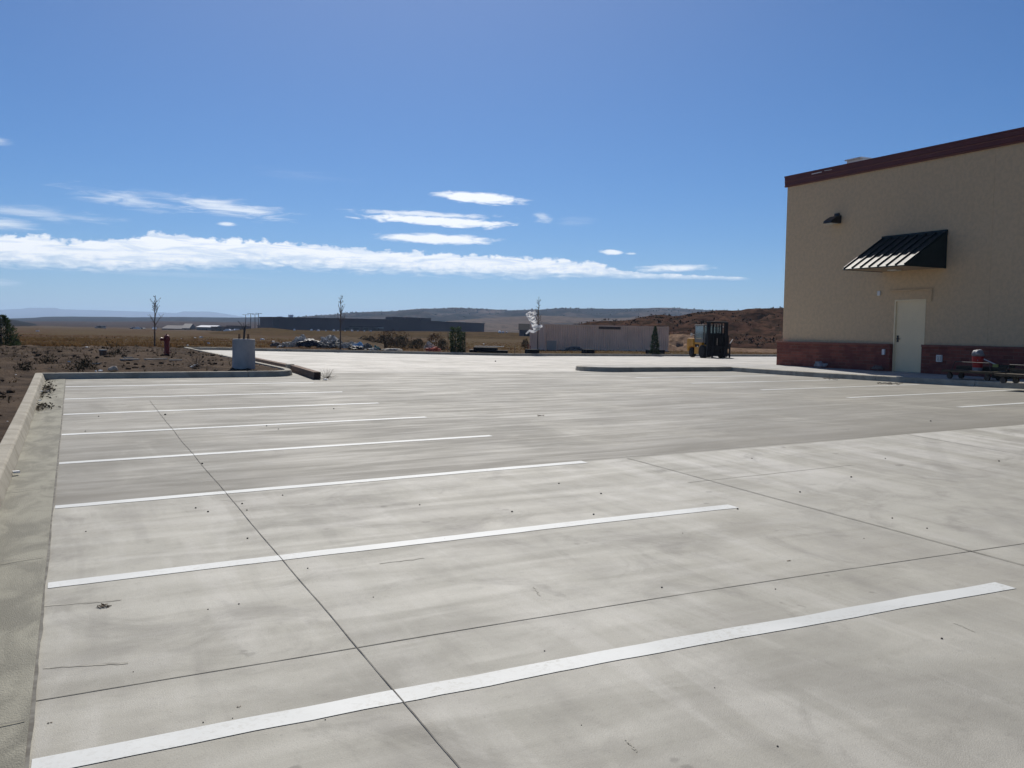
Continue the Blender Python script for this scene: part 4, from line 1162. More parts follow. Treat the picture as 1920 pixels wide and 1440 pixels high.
# the torn sheet
M['sheet'] = material('white_plastic_sheet', (.92, .92, .92), (.80, .80, .81), .45, 7., .4, 12., spec=.4)
translucent(M['sheet'], .72)
def crumple(mb, pts, ws, seed=0., thick=.03):
    """a crumpled strip through pts, each side a little apart so that it has thickness"""
    n = 5; base = len(mb.v); P_ = [Vector(p) for p in pts]
    # resample
    fine = []
    for q in range(len(P_) - 1):
        for w in range(4): fine.append((P_[q].lerp(P_[q + 1], w / 4), ws[q] + (ws[q + 1] - ws[q]) * w / 4))
    fine.append((P_[-1], ws[-1]))
    rows = []
    for sd in (0, 1):
        for i, (p, w) in enumerate(fine):
            q0, q1 = fine[max(i - 1, 0)][0], fine[min(i + 1, len(fine) - 1)][0]
            d = (q1 - q0).normalized(); sdv = d.cross(f0)
            sdv = sdv.normalized() if sdv.length > .01 else Vector((0, 0, 1))
            for k in range(n):
                u = k / (n - 1) - .5
                off = f0 * (.6 * w * fbm(i * .55 + seed, k * .7, seed) + (thick if sd else 0))
                edge = 1 + .35 * fbm(i * .8, seed + k, 3.)
                rows.append(p + sdv * (u * w * edge) + off)
    m = len(fine); fs = []
    for sd in (0, 1):
        o = sd * m * n
        for i in range(m - 1):
            for k in range(n - 1):
                fs.append((o + i * n + k, o + i * n + k + 1, o + (i + 1) * n + k + 1, o + (i + 1) * n + k))
    for i in range(m - 1):
        for k in (0, n - 1):
            fs.append((i * n + k, (i + 1) * n + k, m * n + (i + 1) * n + k, m * n + i * n + k))
    mb.add(rows, fs)
def q3(px, py): return at_d(px, py, 64.0)
k = MB(); px1 = 64. / F
crumple(k, [q3(990, 586), q3(994, 592), q3(999, 600), q3(1002, 608), q3(1004, 616), q3(1005, 621)], [10 * px1, 13 * px1, 12 * px1, 11 * px1, 10 * px1, 4 * px1], 1.)
crumple(k, [q3(993, 589), q3(998, 588), q3(1003, 586), q3(1004.5, 585)], [8 * px1, 6 * px1, 8 * px1, 6 * px1], 4.)
crumple(k, [q3(1006, 620), q3(1010, 613), q3(1013, 612), q3(1017, 611)], [4 * px1, 7 * px1, 6 * px1, 5 * px1], 7.)
crumple(k, [q3(1005, 620), q3(999, 622), q3(993, 620), q3(986, 626)], [5 * px1, 5 * px1, 4 * px1, 2.5 * px1], 9.)
crumple(k, [q3(1004, 616), q3(1009, 617), q3(1013, 618)], [3 * px1, 2.5 * px1, 1.5 * px1], 13.)
o = k.build('plastic_sheet', M['sheet'], smooth_=False)
tag(o, 'torn white plastic sheet snagged in the branches of a bare tree', 'plastic sheet')

def conifer(px, d, w_px, ytop, label, name='conifer', m='needle', n=2600, cone=1., box=0., leaf=.06):
    random.seed(int(px * 7 + d))
    a = at_ground_d(px, d)
    h = at_d(px, ytop, d).z - a.z; r = w_px * d / F / 2
    t = thing(name, label, 'tree' if name == 'conifer' else 'bush', a)
    MB().tube([(0, 0, -.1), (0, 0, h * .85)], [.05, .015], 7).build('trunk', M['bark'], t)
    k = MB()
    for q in range(n):
        s_ = random.random() ** 1.25
        rr = r * ((1 - s_) ** (.75 * cone) if cone else 1) * (.82 + .3 * fbm(s_ * 4, px, 2.) + .25 * fbm(s_ * 9, q % 7, px))
        an = random.uniform(0, 2 * math.pi)
        rr *= 1 + .28 * fbm(math.cos(an) * 1.6, math.sin(an) * 1.6, s_ * 5 + px)
        rad = rr * math.sqrt(random.uniform(.15, 1.))
        c = Vector((math.cos(an) * rad, math.sin(an) * rad, .03 + s_ * h * .97))
        if box: c.z = min(c.z, h * random.uniform(.86, 1.))
        out = Vector((math.cos(an), math.sin(an), random.uniform(.2, 1.1))).normalized()
        l = leaf * random.uniform(.6, 1.5)
        sd = out.cross(Vector((random.gauss(0, 1), random.gauss(0, 1), random.gauss(0, 1)))).normalized() * l * .28
        k.add([c - sd, c + out * l, c + sd, c - out * l * .4], [(0, 1, 2, 3)])
    k.build('crown', M[m], t)
    return t
conifer(2, 45, 74, 591, 'dark bushy conifer at the edge of the bed, cut by the frame', n=3000, cone=.55, leaf=.08)
conifer(31, 46, 16, 637, 'low dark shrub growing at the foot of the dark conifer', 'shrub', n=500, cone=.5)
conifer(854, 61.5, 25, 611, 'boxy dark green arborvitae between two thin stakes behind the far kerb', 'arborvitae', 'needle2', 2500, 0., 1., .075)
conifer(868, 61.9, 12, 621, 'lower dark green shrub pressed against the boxy arborvitae', 'shrub', 'needle2', 900, .15, 1., .07)
conifer(1228, 67.6 * .99, 22, 611, 'narrow cone-shaped conifer standing in front of the tan container', m='needle', n=2100, cone=.85, leaf=.075)
M['stake'] = material('thin_wood_stake', (.20, .14, .10), None, .9)
M['red_stake'] = material('faded_red_stake', (.26, .07, .06), None, .8)
def stake(px, d, y0, label, r=.022, m='stake'):
    a = at_ground_d(px, d); b_ = at_d(px, y0, d)
    o = MB().tube([(0, 0, -.1), (0, 0, b_.z - a.z)], r, 6).build('stake', M[m], loc=a); tag(o, label, 'stake')
stake(840, 61.3, 622, 'thin brown stake beside the boxy arborvitae, on its side towards the bag heap')
stake(872.5, 61.3, 624, 'thin brown stake beside the boxy arborvitae, on its side towards the container')
stake(965.5, 62.6, 648, 'lone short dark stake between the black pipes and the container')
stake(990.5, 64.6, 646, 'faded red stake by the end of the tan container, the one farther from it', .03, 'red_stake')
stake(994.5, 64.6, 648, 'faded red stake by the end of the tan container, the one nearer to it', .03, 'red_stake')
# sagebrush bank beyond the heap and the brown bushes right of it
M['sage'] = material('sagebrush', (.060, .058, .042), (.10, .09, .062), .95, 2., spec=.03)
M['russet'] = material('russet_weeds', (.15, .075, .045), (.11, .06, .04), .95, 2., spec=.03)
def brush(px, d, w_px, h_px, label, m='sage', n=900, group='brush beyond the far kerb', name='sagebrush'):
    random.seed(int(px * 3 + d * 5))
    a = at_ground_d(px, d); r = w_px * d / F / 2; h = h_px * d / F
    t = thing(name, label, 'bush', a, 0, group)
    k = MB()
    for q in range(10):
        an = random.uniform(0, 6.3); d_ = Vector((math.cos(an) * r * .7, math.sin(an) * r * .5, h * .7))
        k.tube([(0, 0, -.05), d_ * .5 + Vector((random.gauss(0, .05), 0, 0)), d_], [.02, .014, .006], 5)
    k.build('stems', M['twig'], t)
    k = MB()
    for q in range(n):
        an = random.uniform(0, 6.3); s_ = random.random() ** .6
        z = random.random() ** .8
        rad = r * math.sqrt(random.random()) * math.sqrt(max(.05, 1 - (z * .9) ** 2)) * (1 + .4 * fbm(math.cos(an) * 1.5, math.sin(an) * 1.5, px))
        c = Vector((math.cos(an) * rad, math.sin(an) * rad * .8, z * h * (.9 + .35 * fbm(an, px, 1.))))
        out = Vector((random.gauss(0, .5), random.gauss(0, .5), 1)).normalized(); l = .07 * random.uniform(.6, 1.6)
        sd = out.cross(Vector((random.gauss(0, 1), random.gauss(0, 1), random.gauss(0, 1)))).normalized() * l * .3
        k.add([c - sd, c + out * l, c + sd], [(0, 1, 2)])
    k.build('foliage', M[m], t)
brush(690, 72, 50, 22, 'dark sagebrush behind the blue-sheeted end of the heap', n=1400)
brush(722, 73, 48, 25, 'dark sagebrush behind the thin white sheet on the ground, tallest of its bank', n=1400)
brush(752, 74, 44, 24, 'dark sagebrush half way between the heap and the boxy arborvitae', n=1300)
brush(782, 72, 36, 20, 'dark sagebrush behind the orange and white bag', n=1000)
brush(735, 84, 90, 30, 'wide russet weed clump behind the dark sagebrush', 'russet', 1500, name='weed_clump')
brush(815, 76, 46, 30, 'russet weed clump just left of the boxy arborvitae', 'russet', 1100, name='weed_clump')
brush(830, 70, 24, 22, 'small dark brush at the stake beside the arborvitae', 'sage', 600)
brush(985, 82, 20, 18, 'small dark bush near the end of the tan container', 'sage', 600)
brush(610, 71, 70, 12, 'low dark brush on the dirt behind the heap of bags', 'sage', 900)
# ------------------------------------------------------------------ heap of bags, tarps and rubbish behind the far kerb
M['black_tarp'] = material('black_tarp', (.016, .017, .022), (.03, .03, .038), .5, 4., .6, 9., spec=.4)
M['dirty_white'] = translucent(material('dirty_white_plastic', (.74, .73, .70), (.20, .19, .17), .6, 7., .9, 14., dist=.8), .35)
M['grey_plastic'] = material('grey_plastic', (.20, .19, .17), (.085, .08, .072), .6, 6., .9, 14.)
M['blue_tarp'] = material('blue_tarp', (.10, .34, .62), (.45, .58, .70), .5, 4., .5, 10.)
M['teal_tarp'] = material('teal_tarp', (.02, .16, .16), (.05, .20, .20), .5, 5., .5, 10.)
def heap(px, d, w_px, h_px, label, m, cat, name, group=None, amp=.5, deep=.6, lift=0., seed=0.):
    a = at_ground_d(px, d)
    r = w_px * d / F / 2; h = h_px * d / F
    o = MB().blob((0, 0, lift + h * .35), (r, r * deep, h * .72), amp, 1.7, 4, px * .31 + seed, flat=-.05).build(name, M[m], loc=a, smooth_=False)
    tag(o, label, cat, group)
DH = 60.
g_ = 'bags and bundles of the heap'
heap(581, DH, 46, 17, 'black tarp lump, the largest dark thing in the heap of bags', 'black_tarp', 'tarp', 'tarp_heap', amp=.22)
heap(566, DH + 1.6, 34, 21, 'dirty white bundle sloping up behind the black tarp', 'dirty_white', 'bundle', 'plastic_bundle', g_)
heap(540, DH, 22, 10, 'crumpled whitish bundle at the end of the heap nearest the concrete drum', 'dirty_white', 'bundle', 'plastic_bundle', g_)
heap(553, DH - .2, 16, 12, 'small whitish bundle between the black tarp and the end of the heap', 'dirty_white', 'bundle', 'plastic_bundle', g_)
heap(527, DH, 14, 4, 'flat pale scrap of sheeting at the very end of the heap', 'dirty_white', 'sheet', 'plastic_scrap')
heap(617, DH + 2, 34, 24, 'pale rounded mound of sheeting, the highest point of the heap', 'dirty_white', 'bundle', 'plastic_bundle', g_, amp=.35)
heap(606, DH, 24, 11, 'streaky grey bundle just right of the black tarp', 'grey_plastic', 'bundle', 'plastic_bundle', g_)
heap(620, DH - .3, 24, 11, 'grey crumpled bag low in the heap, beside the bare tree', 'grey_plastic', 'bag', 'plastic_bag', g_)
heap(632, DH + 1, 26, 15, 'dark grey bundle right behind the trunk of the bare tree', 'grey_plastic', 'bundle', 'plastic_bundle', g_)
heap(646, DH, 22, 12, 'white streaked bundle just past the bare tree', 'dirty_white', 'bundle', 'plastic_bundle', g_)
heap(659, DH + .5, 20, 13, 'white streaked bundle against the blue sheet', 'dirty_white', 'bundle', 'plastic_bundle', g_)
heap(672, DH + .2, 22, 13, 'pale blue sheet draped over the heap', 'blue_tarp', 'tarp', 'tarp_heap')
heap(668, DH - .6, 26, 7, 'dull black sheet under the pale blue one', 'black_tarp', 'tarp', 'tarp_heap')
heap(689, DH + .4, 18, 12, 'grey bundle between the blue sheet and the teal one', 'grey_plastic', 'bundle', 'plastic_bundle', g_)
heap(705, DH + .2, 13, 8, 'small teal tarp lump at the far end of the heap', 'teal_tarp', 'tarp', 'tarp_heap')
heap(700, DH - .5, 18, 5, 'white crumpled scrap in front of the teal tarp', 'dirty_white', 'sheet', 'plastic_scrap')
heap(518, DH + .5, 22, 9, 'low brownish mound of rubbish between the drum and the heap', 'dull_block', 'rubbish', 'rubbish_mound', amp=.3)
heap(735, DH + 1.5, 40, 4.5, 'flat cream sheet lying on the dirt between the heap and the arborvitae', 'board', 'sheet', 'plastic_scrap', amp=.3)
random.seed(31)
for q in range(34):
    px = random.triangular(530, 716, 645); m_ = random.choice(('dirty_white', 'grey_plastic', 'grey_plastic', 'black_tarp', 'dull_block', 'dirty_white'))
    hgt = 20 * math.exp(-((px - 612) / 72) ** 2) * random.uniform(.25, .85)
    a = at_ground_d(px, DH + random.uniform(-.3, 1.4)); r = random.uniform(2.0, 5.0) * DH / F
    o = MB().blob((0, 0, hgt * DH / F * .75), (r * random.uniform(.8, 1.7), r, r * random.uniform(.35, .8)), .6, 2.1, 2, q * 3.3).build('rubbish_scrap', M[m_], loc=a)
    tag(o, 'small crumpled scrap lying among the bundles of the rubbish heap', 'rubbish', 'scraps strewn over the rubbish heap')
M['orange_bag'] = material('orange_netting_bag', (.62, .10, .05), (.50, .14, .08), .6, 6., .5, 14.)
heap(813, DH + 1.2, 26, 8, 'orange crumpled bag behind the far kerb, left of the boxy arborvitae', 'orange_bag', 'bag', 'plastic_bag')
heap(806, DH + 1.6, 20, 13, 'white crumpled bag lying on the orange one', 'dirty_white', 'bag', 'plastic_bag', lift=.05)
# black pipes and a pale plank
for q, (dy, dz) in enumerate(((0, .10), (.22, .10), (.44, .10), (.11, .28), (.33, .28))):
    a, c = at_d(880 + q * 3, 655, 63.5), at_d(952 - q * 6, 655, 63.8)
    a.z, c.z = gfull(a.x, a.y + dy), gfull(c.x, c.y + dy)
    o = MB().tube([(0, 0, 0), c - a], .105, 12).build('black_pipe', M['black'], loc=(a.x, a.y + dy, a.z + dz))
    tag(o, 'black pipe stacked on the dirt beside the boxy arborvitae', 'pipe', 'black pipes stacked behind the far kerb')
a, c = at_d(890, 650.5, 63.9), at_d(945, 651.5, 64.1); a.z = c.z = max(gfull(*a.xy), gfull(*c.xy)) + .42
o = MB().bar((0, 0, 0), c - a, .22, .03).build('plank', M['white_scrap'], loc=a); tag(o, 'pale plank lying on top of the black pipes', 'plank')
def low_box(px, d, w_px, h_px, label, seed=0):
    a = at_ground_d(px, d); w_ = w_px * d / F; h = h_px * d / F
    t = thing('nursery_crate', label, 'crate', a, 0, 'low black crates behind the far kerb')
    MB().box2((-w_ / 2, -.3, -.03), (w_ / 2, .3, h * .9)).build('body', M['black'], t, bevel=.02)
    MB().box2((-w_ / 2 - .02, -.32, h * .9 + .001), (w_ / 2 + .02, .32, h)).build('rim', M['black'], t)
low_box(998, 63.6, 23, 8, 'low black crate at the foot of the bare tree with the white sheet')
low_box(1103, 66, 20, 7.5, 'low black crate in front of the middle of the tan container')
low_box(1229, 68, 33, 8, 'longer low black crate at the foot of the narrow conifer')
heap(1078, 75, 34, 7, 'dull low heap of sheeting lying against the foot of the container', 'grey_plastic', 'tarp', 'tarp_heap', amp=.3)
# litter blown over the field
for q, (px, py, w_) in enumerate(((71, 622.5, 7), (75, 636, 2.5), (237, 638, 3), (377, 634, 7), (390, 645, 7), (352, 648, 4), (366, 634, 4), (303, 647, 4), (340, 636, 3), (492, 638, 8), (512, 641.5, 6), (343, 642, 3), (813, 641, 5), (907, 646, 4), (480, 644, 3))):
    a = ground_hit(px, py, gfull); d = (a - EYE).dot(f0); r = w_ * d / F / 2
    k = MB().blob((0, 0, r * .35), (r, r * .6, r * .5), .5, 1.5, 2, q * 2.2, flat=-.02)
    o = k.build('windblown_bag', M['white_scrap'], loc=a)
    tag(o, 'scrap of white plastic blown into the dry field', 'litter', 'white litter in the dry field')
random.seed(99)
# dry grass: nobody could count it
M['grass'] = translucent(material('dry_grass', (.125, .070, .032), (.16, .105, .048), .95, .08, spec=.03), .45)
k = MB(); nb = 0
while nb < 15000:
    d = 47 + 110 * random.random() ** 1.6
    px = random.uniform(-60, 1500)
    a = at_d(px, 640, d); x, y = a.x, a.y
    if y < YF + 1.6 and x > XB - .2: continue
    if x < XB + .6 and y < 53.8: continue
    if ct.location.x - .3 < x < ct.location.x + clen + .3 and CY - .3 < y < CY + 3: continue
    if fbm(x * .12, y * .12, 2., 3) < -.12 and random.random() < .75: continue
    if y < 62 and 8 < x < 34 and random.random() < .7: continue
    z = gfull(x, y) - .02; h = random.uniform(.06, .20) * (1. if x < 20 else .8)
    for _ in range(4):
        an = random.uniform(0, 6.3); w_ = random.uniform(.02, .05); dx, dy = random.gauss(0, .09), random.gauss(0, .09)
        cx_, cy2 = x + random.gauss(0, .08), y + random.gauss(0, .08)
        k.add([(cx_ - math.cos(an) * w_, cy2 - math.sin(an) * w_, z), (cx_ + math.cos(an) * w_, cy2 + math.sin(an) * w_, z), (cx_ + dx, cy2 + dy, z + h * random.uniform(.6, 1.2))], [(0, 1, 2)])
    nb += 1
o = k.build('dry_grass', M['grass']); o['kind'] = 'stuff'; o['label'] = 'dry tan and russet grass covering the field'
# ------------------------------------------------------------------ hills and mountains
def hill_mat(name, base, alt, dark, sc=.01, dk=(.5, .62), rough=.95):
    m = bpy.data.materials.new(name); m.use_nodes = True
    t = NB(m.node_tree); bs = m.node_tree.nodes['Principled BSDF']
    v = t.n('ShaderNodeTexCoord').outputs['Object']
    vv = t.mapping(v, scale=(1, 1, 4))
    c = t.mix(t.mr(t.noise(vv, sc, 6., .6, .8), .35, .65), base, alt)
    c = t.mix(t.m('MULTIPLY', t.mr(t.noise(vv, sc * 2.7, 7., .68, .5), *dk), .8), c, dark)
    c = t.mix(t.m('MULTIPLY', t.mr(t.noise(vv, sc * 14, 5., .7), .52, .62), .55), c, tuple(q * .6 for q in dark))
    m.node_tree.links.new(c, bs.inputs['Base Color'])
    bs.inputs['Roughness'].default_value = rough; bs.inputs['Specular IOR Level'].default_value = .0
    return m
def hill(name, prof, D0, D1, back, m, amp=.1, nk=3., cols=260, rows=26, seed=0., ease=.9, label=None, x0=-700, x1=2700, foot=None):
    """terrain rising from D0 to a crest at D1 whose skyline follows prof, then falling away behind"""
    pxs = np.linspace(max(x0, prof[0][0]), min(x1, prof[-1][0]), cols)
    pyc = np.interp(pxs, [p[0] for p in prof], [p[1] for p in prof])
    V = np.zeros((rows + 8, cols, 3))
    for i, (px, py) in enumerate(zip(pxs, pyc)):
        top_ = at_d(px, py, D1)
        v = ray(px, 640); v = Vector((v.x, v.y, 0)); v = v / v.dot(f0)
        zf = gz(v.x * D0, v.y * D0) - 1.0 if foot is None else foot
        for j in range(rows + 8):
            if j <= rows:
                s_ = j / rows; D = D0 + (D1 - D0) * s_
                z = zf + (top_.z - zf) * s_ ** ease
                w = math.sin(math.pi * s_) if s_ < 1 else 0.
                z += abs(top_.z - zf) * amp * w * fbm(v.x * D * nk / D1, v.y * D * nk / D1, seed, 5) - (abs(top_.z - zf) * amp * .25 * w)
                z += (top_.z - zf) * .012 * fbm(i * .35, j * .9, seed + 9, 3)
            else:
                s_ = (j - rows) / 7; D = D1 + back * s_
                z = top_.z + (zf - top_.z) * s_ ** 1.5 - .001
            V[j, i] = (v.x * D, v.y * D, z)
    o = MB().grid(V[:, :, 0], V[:, :, 1], V[:, :, 2]).build(name, m, smooth_=True)
    return struct(o, label), V
M['mesa'] = hill_mat('mesa_slopes', (.026, .021, .020), (.115, .088, .074), (.009, .011, .011), .005, (.45, .58))
M['foothill'] = hill_mat('tan_foothills', (.105, .080, .066), (.135, .105, .085), (.045, .042, .035), .008, (.50, .66))
M['ridge'] = hill_mat('far_ridge', (.022, .020, .019), (.032, .026, .023), (.010, .013, .012), .004, (.45, .62))
M['plain'] = hill_mat('far_plain', (.068, .043, .032), (.058, .042, .034), (.034, .028, .022), .006, (.55, .72))
M['mount'] = hill_mat('far_mountain', (.10, .09, .08), (.14, .12, .10), (.05, .05, .05), .001)
M['bank'] = hill_mat('red_dirt_bank', (.068, .038, .028), (.092, .053, .038), (.026, .021, .016), .16, (.44, .60))
M['tan_dirt'] = hill_mat('tan_dirt', (.24, .165, .115), (.19, .13, .09), (.10, .068, .05), .35, (.46, .62))
hill('mountain', [(-900, 590), (-400, 586), (-150, 583), (0, 581), (40, 579), (55, 577), (105, 577), (115, 580), (200, 582), (290, 585), (330, 587), (345, 584), (392, 584), (420, 588), (445, 592), (480, 597), (560, 604)], 11500, 14500, 2400, M['mount'], .05, label='faint blue mountains on the horizon')
hill('ridge', [(-900, 600), (0, 597.5), (60, 596), (85, 594), (130, 593.5), (200, 594), (250, 595), (330, 594.3), (450, 595.5), (520, 594), (580, 596), (700, 604)], 1900, 3000, 1000, M['ridge'], .12, 8, ease=1.1, label='long low dark ridge along the horizon')
hill('plain', [(-900, 603), (0, 603), (100, 602), (200, 603), (330, 602), (420, 604), (520, 603), (640, 607), (720, 612)], 900, 1900, 500, M['plain'], .1, 6, label='reddish plain below the ridge')
hill('foothill', [(-500, 588), (-100, 593), (0, 597), (30, 600), (60, 606), (92, 613)], 700, 1300, 500, M['ridge'], .1, label='dark low rise at the edge of the plain')
mo, MV = hill('mesa', [(500, 604), (530, 598), (560, 594), (620, 590), (660, 586), (700, 584.5), (740, 583.5), (760, 581), (790, 578.5), (830, 578), (890, 578.5), (920, 580), (960, 582), (1000, 580.5), (1060, 578), (1120, 579), (1180, 578.5), (1230, 577), (1262, 577), (1300, 580), (1340, 582), (1400, 584), (1480, 584), (1900, 588), (2500, 600)],
     1500, 2500, 1200, M['mesa'], .34, 14., 420, 34, 2., .75, 'scrubby flat-topped mesa along the horizon')
hill('foothill', [(640, 616), (720, 611), (800, 606), (850, 601), (900, 597), (960, 593.5), (1010, 591.5), (1060, 593), (1100, 596), (1160, 596), (1230, 593), (1300, 596), (1400, 598), (1600, 600), (2300, 612)], 900, 1500, 600, M['foothill'], .3, 10., 320, 26, 5., .8, 'pale tan foothills below the mesa')
_, V_bank = hill('dirt_bank', [(1060, 618), (1085, 608), (1110, 603), (1150, 602), (1180, 600), (1195, 596), (1225, 590.5), (1245, 590), (1262, 593), (1280, 591), (1297, 586.5), (1320, 585), (1335, 582.5), (1352, 581), (1372, 582.5), (1388, 581.5), (1402, 579), (1430, 578.2), (1466, 577.5), (1600, 575), (1900, 578), (2400, 592)],
     116, 185, 60, M['bank'], .30, 26., 300, 40, 11., .62, 'dark red-brown dirt bank behind the forklift', foot=-.1 + .0)
hill('dirt_mound', [(1232, 655), (1243, 640), (1256, 627), (1275, 626.3), (1297, 628), (1318, 634), (1340, 643), (1362, 651), (1400, 653.5), (1475, 654.5), (1560, 656)], 83, 93, 10, M['tan_dirt'], .5, 60., 160, 22, 4., .6, 'pale tan dirt bank between the container and the forklift', foot=.1)
hill('dirt_mound', [(545, 646), (575, 632), (600, 628), (625, 626.5), (650, 630), (680, 636), (720, 645)], 64, 72, 9, hill_mat('brown_dirt', (.10, .075, .055), (.13, .10, .07), (.05, .045, .035), .4), .2, 30., 90, 14, 8., .7, 'dark brown dirt mound behind the heap of bags', foot=.1)
RISE = [(380, 624), (440, 619.5), (462, 617), (490, 614.5), (512, 615), (545, 618.5), (620, 619.8), (700, 620.6), (800, 621.3), (930, 622.5), (1010, 625), (1080, 628)]
hill('field_rise', RISE, 265, 330, 40, hill_mat('olive_field', (.080, .056, .028), (.092, .062, .034), (.05, .038, .024), .05), .08, 20., 120, 12, 3., .8, 'olive rise of the field in front of the long dark building', foot=-.7)
# scrub on the dirt bank: low brush nobody would count
random.seed(17)
M['bank_scrub'] = material('bank_scrub', (.030, .026, .018), (.062, .045, .030), .95, .6)
BV = V_bank
k = MB()
for q in range(2600):
    j = random.uniform(1, BV.shape[0] - 9.01); i = random.uniform(0, BV.shape[1] - 1.01); i0, j0 = int(i), int(j)
    p = BV[j0, i0] * (1 - i + i0) + BV[j0, i0 + 1] * (i - i0); p = p + (BV[j0 + 1, i0] - BV[j0, i0]) * (j - j0)
    if fbm(p[0] * .06, p[1] * .06, 3.) < .0 and random.random() < .85: continue
    r = random.uniform(.15, .55)
    for _ in range(5):
        c = Vector(p) + Vector((random.gauss(0, r * .5), random.gauss(0, r * .5), random.random() * r * .6)); l = r * random.uniform(.4, .8)
        e1 = Vector((random.gauss(0, 1), random.gauss(0, 1), random.gauss(0, .6))).normalized() * l; e2 = Vector((random.gauss(0, .5), random.gauss(0, .5), 1)).normalized() * l
        k.add([c - e1 * .6, c + e2, c + e1 * .6], [(0, 1, 2)])
o = k.build('bank_scrub', M['bank_scrub']); o['kind'] = 'stuff'; o['label'] = 'dark scrub over the red-brown dirt bank'
# juniper scrub on the mesa top: a far-off wood
random.seed(5)
M['juniper'] = material('juniper', (.026, .030, .024), (.036, .040, .032), .9, .02)
k = MB(); nr, nc = MV.shape[0] - 8, MV.shape[1]
for q in range(2600):
    j = int(nr * (1 - abs(random.gauss(0, .16)))) ; j = max(4, min(nr + 1, j)) if random.random() < .88 else random.randint(6, nr)
    i = random.uniform(0, nc - 1.01); i0 = int(i)
    p = MV[j, i0] * (1 - i + i0) + MV[j, i0 + 1] * (i - i0)
    if fbm(i * .08, j * .4, 3.) < -.1 and random.random() < .8: continue
    r = random.uniform(1.2, 2.6)
    k.blob((p[0] + random.gauss(0, 4), p[1] + random.gauss(0, 4), p[2] + r * .35), (r, r, r * .9), .35, 1.2, 1, q * .37)
o = k.build('juniper_scrub', M['juniper']); o['kind'] = 'stuff'; o['label'] = 'dark juniper scrub dotting the mesa'

# ------------------------------------------------------------------ far buildings
M['slate'] = material('slate_cladding', (.092, .074, .082), (.115, .092, .10), .7, .1)
M['slate2'] = material('slate_panel', (.085, .080, .088), None, .6)
M['far_dark_roof'] = material('far_dark_roof', (.018, .016, .018), None, .95, spec=.05)
M['dark_glass'] = material('dark_glazing', (.02, .022, .03), None, .2)
M['pale_roof'] = material('pale_metal_roof', (.38, .40, .43), None, .45)
M['rust_wall'] = material('brown_wall', (.12, .075, .06), (.15, .095, .08), .9, .3)
M['grey_wall'] = material('grey_wall', (.13, .12, .12), (.16, .145, .14), .9, .2)
M['far_white'] = material('white_car_paint', (.80, .80, .80), None, .25, spec=.6)
M['far_dark'] = material('dark_car_paint', (.05, .05, .06), None, .3, spec=.6)
def frame_xy(pl, dl, pr, dr):
    a, c = at_d(pl, 620, dl), at_d(pr, 620, dr)
    a.z = c.z = 0; u = (c - a); ln = u.length; u.normalize()
    return a, u, ln, math.atan2(u.y, u.x)
a, u, ln, rz = frame_xy(511, 430, 908, 505)
zb = min(gfull(a.x, a.y), gfull(a.x + u.x * ln, a.y + u.y * ln)) - .6
lb = thing('long_warehouse', 'long low dark slate building far across the field', 'building', (a.x, a.y, zb), rz)
hL, hR = at_d(511, 595.5, 430).z - zb, at_d(908, 607, 505).z - zb
def along(px):                              # distance along the front for a picture column
    v = ray(px, 620); n_ = Vector((-u.y, u.x, 0))
    p = EYE + v * (Vector((a.x - EYE.x, a.y - EYE.y, 0)).dot(n_) / Vector((v.x, v.y, 0)).dot(n_))
    return (Vector((p.x - a.x, p.y - a.y, 0))).dot(u)
k = MB()
k.prism([(0, 0), (ln, 0), (ln, hR), (along(788), (hL + hR) / 2 + .35), (along(787), (hL + hR) / 2 + .6), (0, hL)], 'y', 0, 14)
k.build('wall', M['slate'], lb)
k = MB().prism([(-.3, hL + .01), (along(787), (hL + hR) / 2 + .62), (along(787), (hL + hR) / 2 + .95), (-.3, hL + .35)], 'y', -.3, 14.3); k.build('parapet', M['slate'], lb)
k = MB().prism([(along(789), (hL + hR) / 2 + .37), (ln + .3, hR + .01), (ln + .3, hR + .3), (along(789), (hL + hR) / 2 + .62)], 'y', -.3, 14.3); k.build('parapet', M['slate2'], lb)
MB().box2((along(511) - .05, -.25, .8), (along(523), -.05, hL - .8)).build('corner_panel', M['slate2'], lb)
for p0, p1, y0, y1 in ((644, 656, .5, 3.0), (660, 674, .7, 3.2), (680, 692, .6, 3.1), (698, 712, .6, 3.1)):
    w_ = MB().box2((along(p0), -.12, y0 + .8), (along(p1), -.02, y1 + .8)).build('window_bay', M['slate2'], lb)
    MB().box2((along(p0) + .5, -.17, y0 + 1.3), (along(p1) - .5, -.121, y1 + .4)).build('glazing', M['dark_glass'], w_)
MB().box2((along(706), -1.6, 3.6), (along(716), -.02, 3.9)).build('canopy', M['pale_roof'], lb)
MB().box2((along(655), -.1, 3.95), (along(716), -.02, 4.3)).build('sign_band', M['dark_glass'], lb)
for p0, p1, zz in ((746, 767, 2.2), (776, 796, 2.2), (800, 820, 2.1)):
    MB().box2((along(p0), 6, (hL + hR) / 2 - .2), (along(p1), 12, (hL + hR) / 2 + zz)).build('rooftop_unit', M['slate'], lb)
for px in (540, 561, 600, 622, 660, 678, 700, 720, 740, 760, 775, 850, 886):
    zz = hL + (hR - hL) * (along(px) / ln)
    MB().box2((along(px) - .8, 8, zz), (along(px) + .9, 10, zz + (1.7 if px == 561 else .75))).build('roof_vent', M['far_white'] if px in (561, 622, 660, 720, 850) else M['pale_roof'], lb)
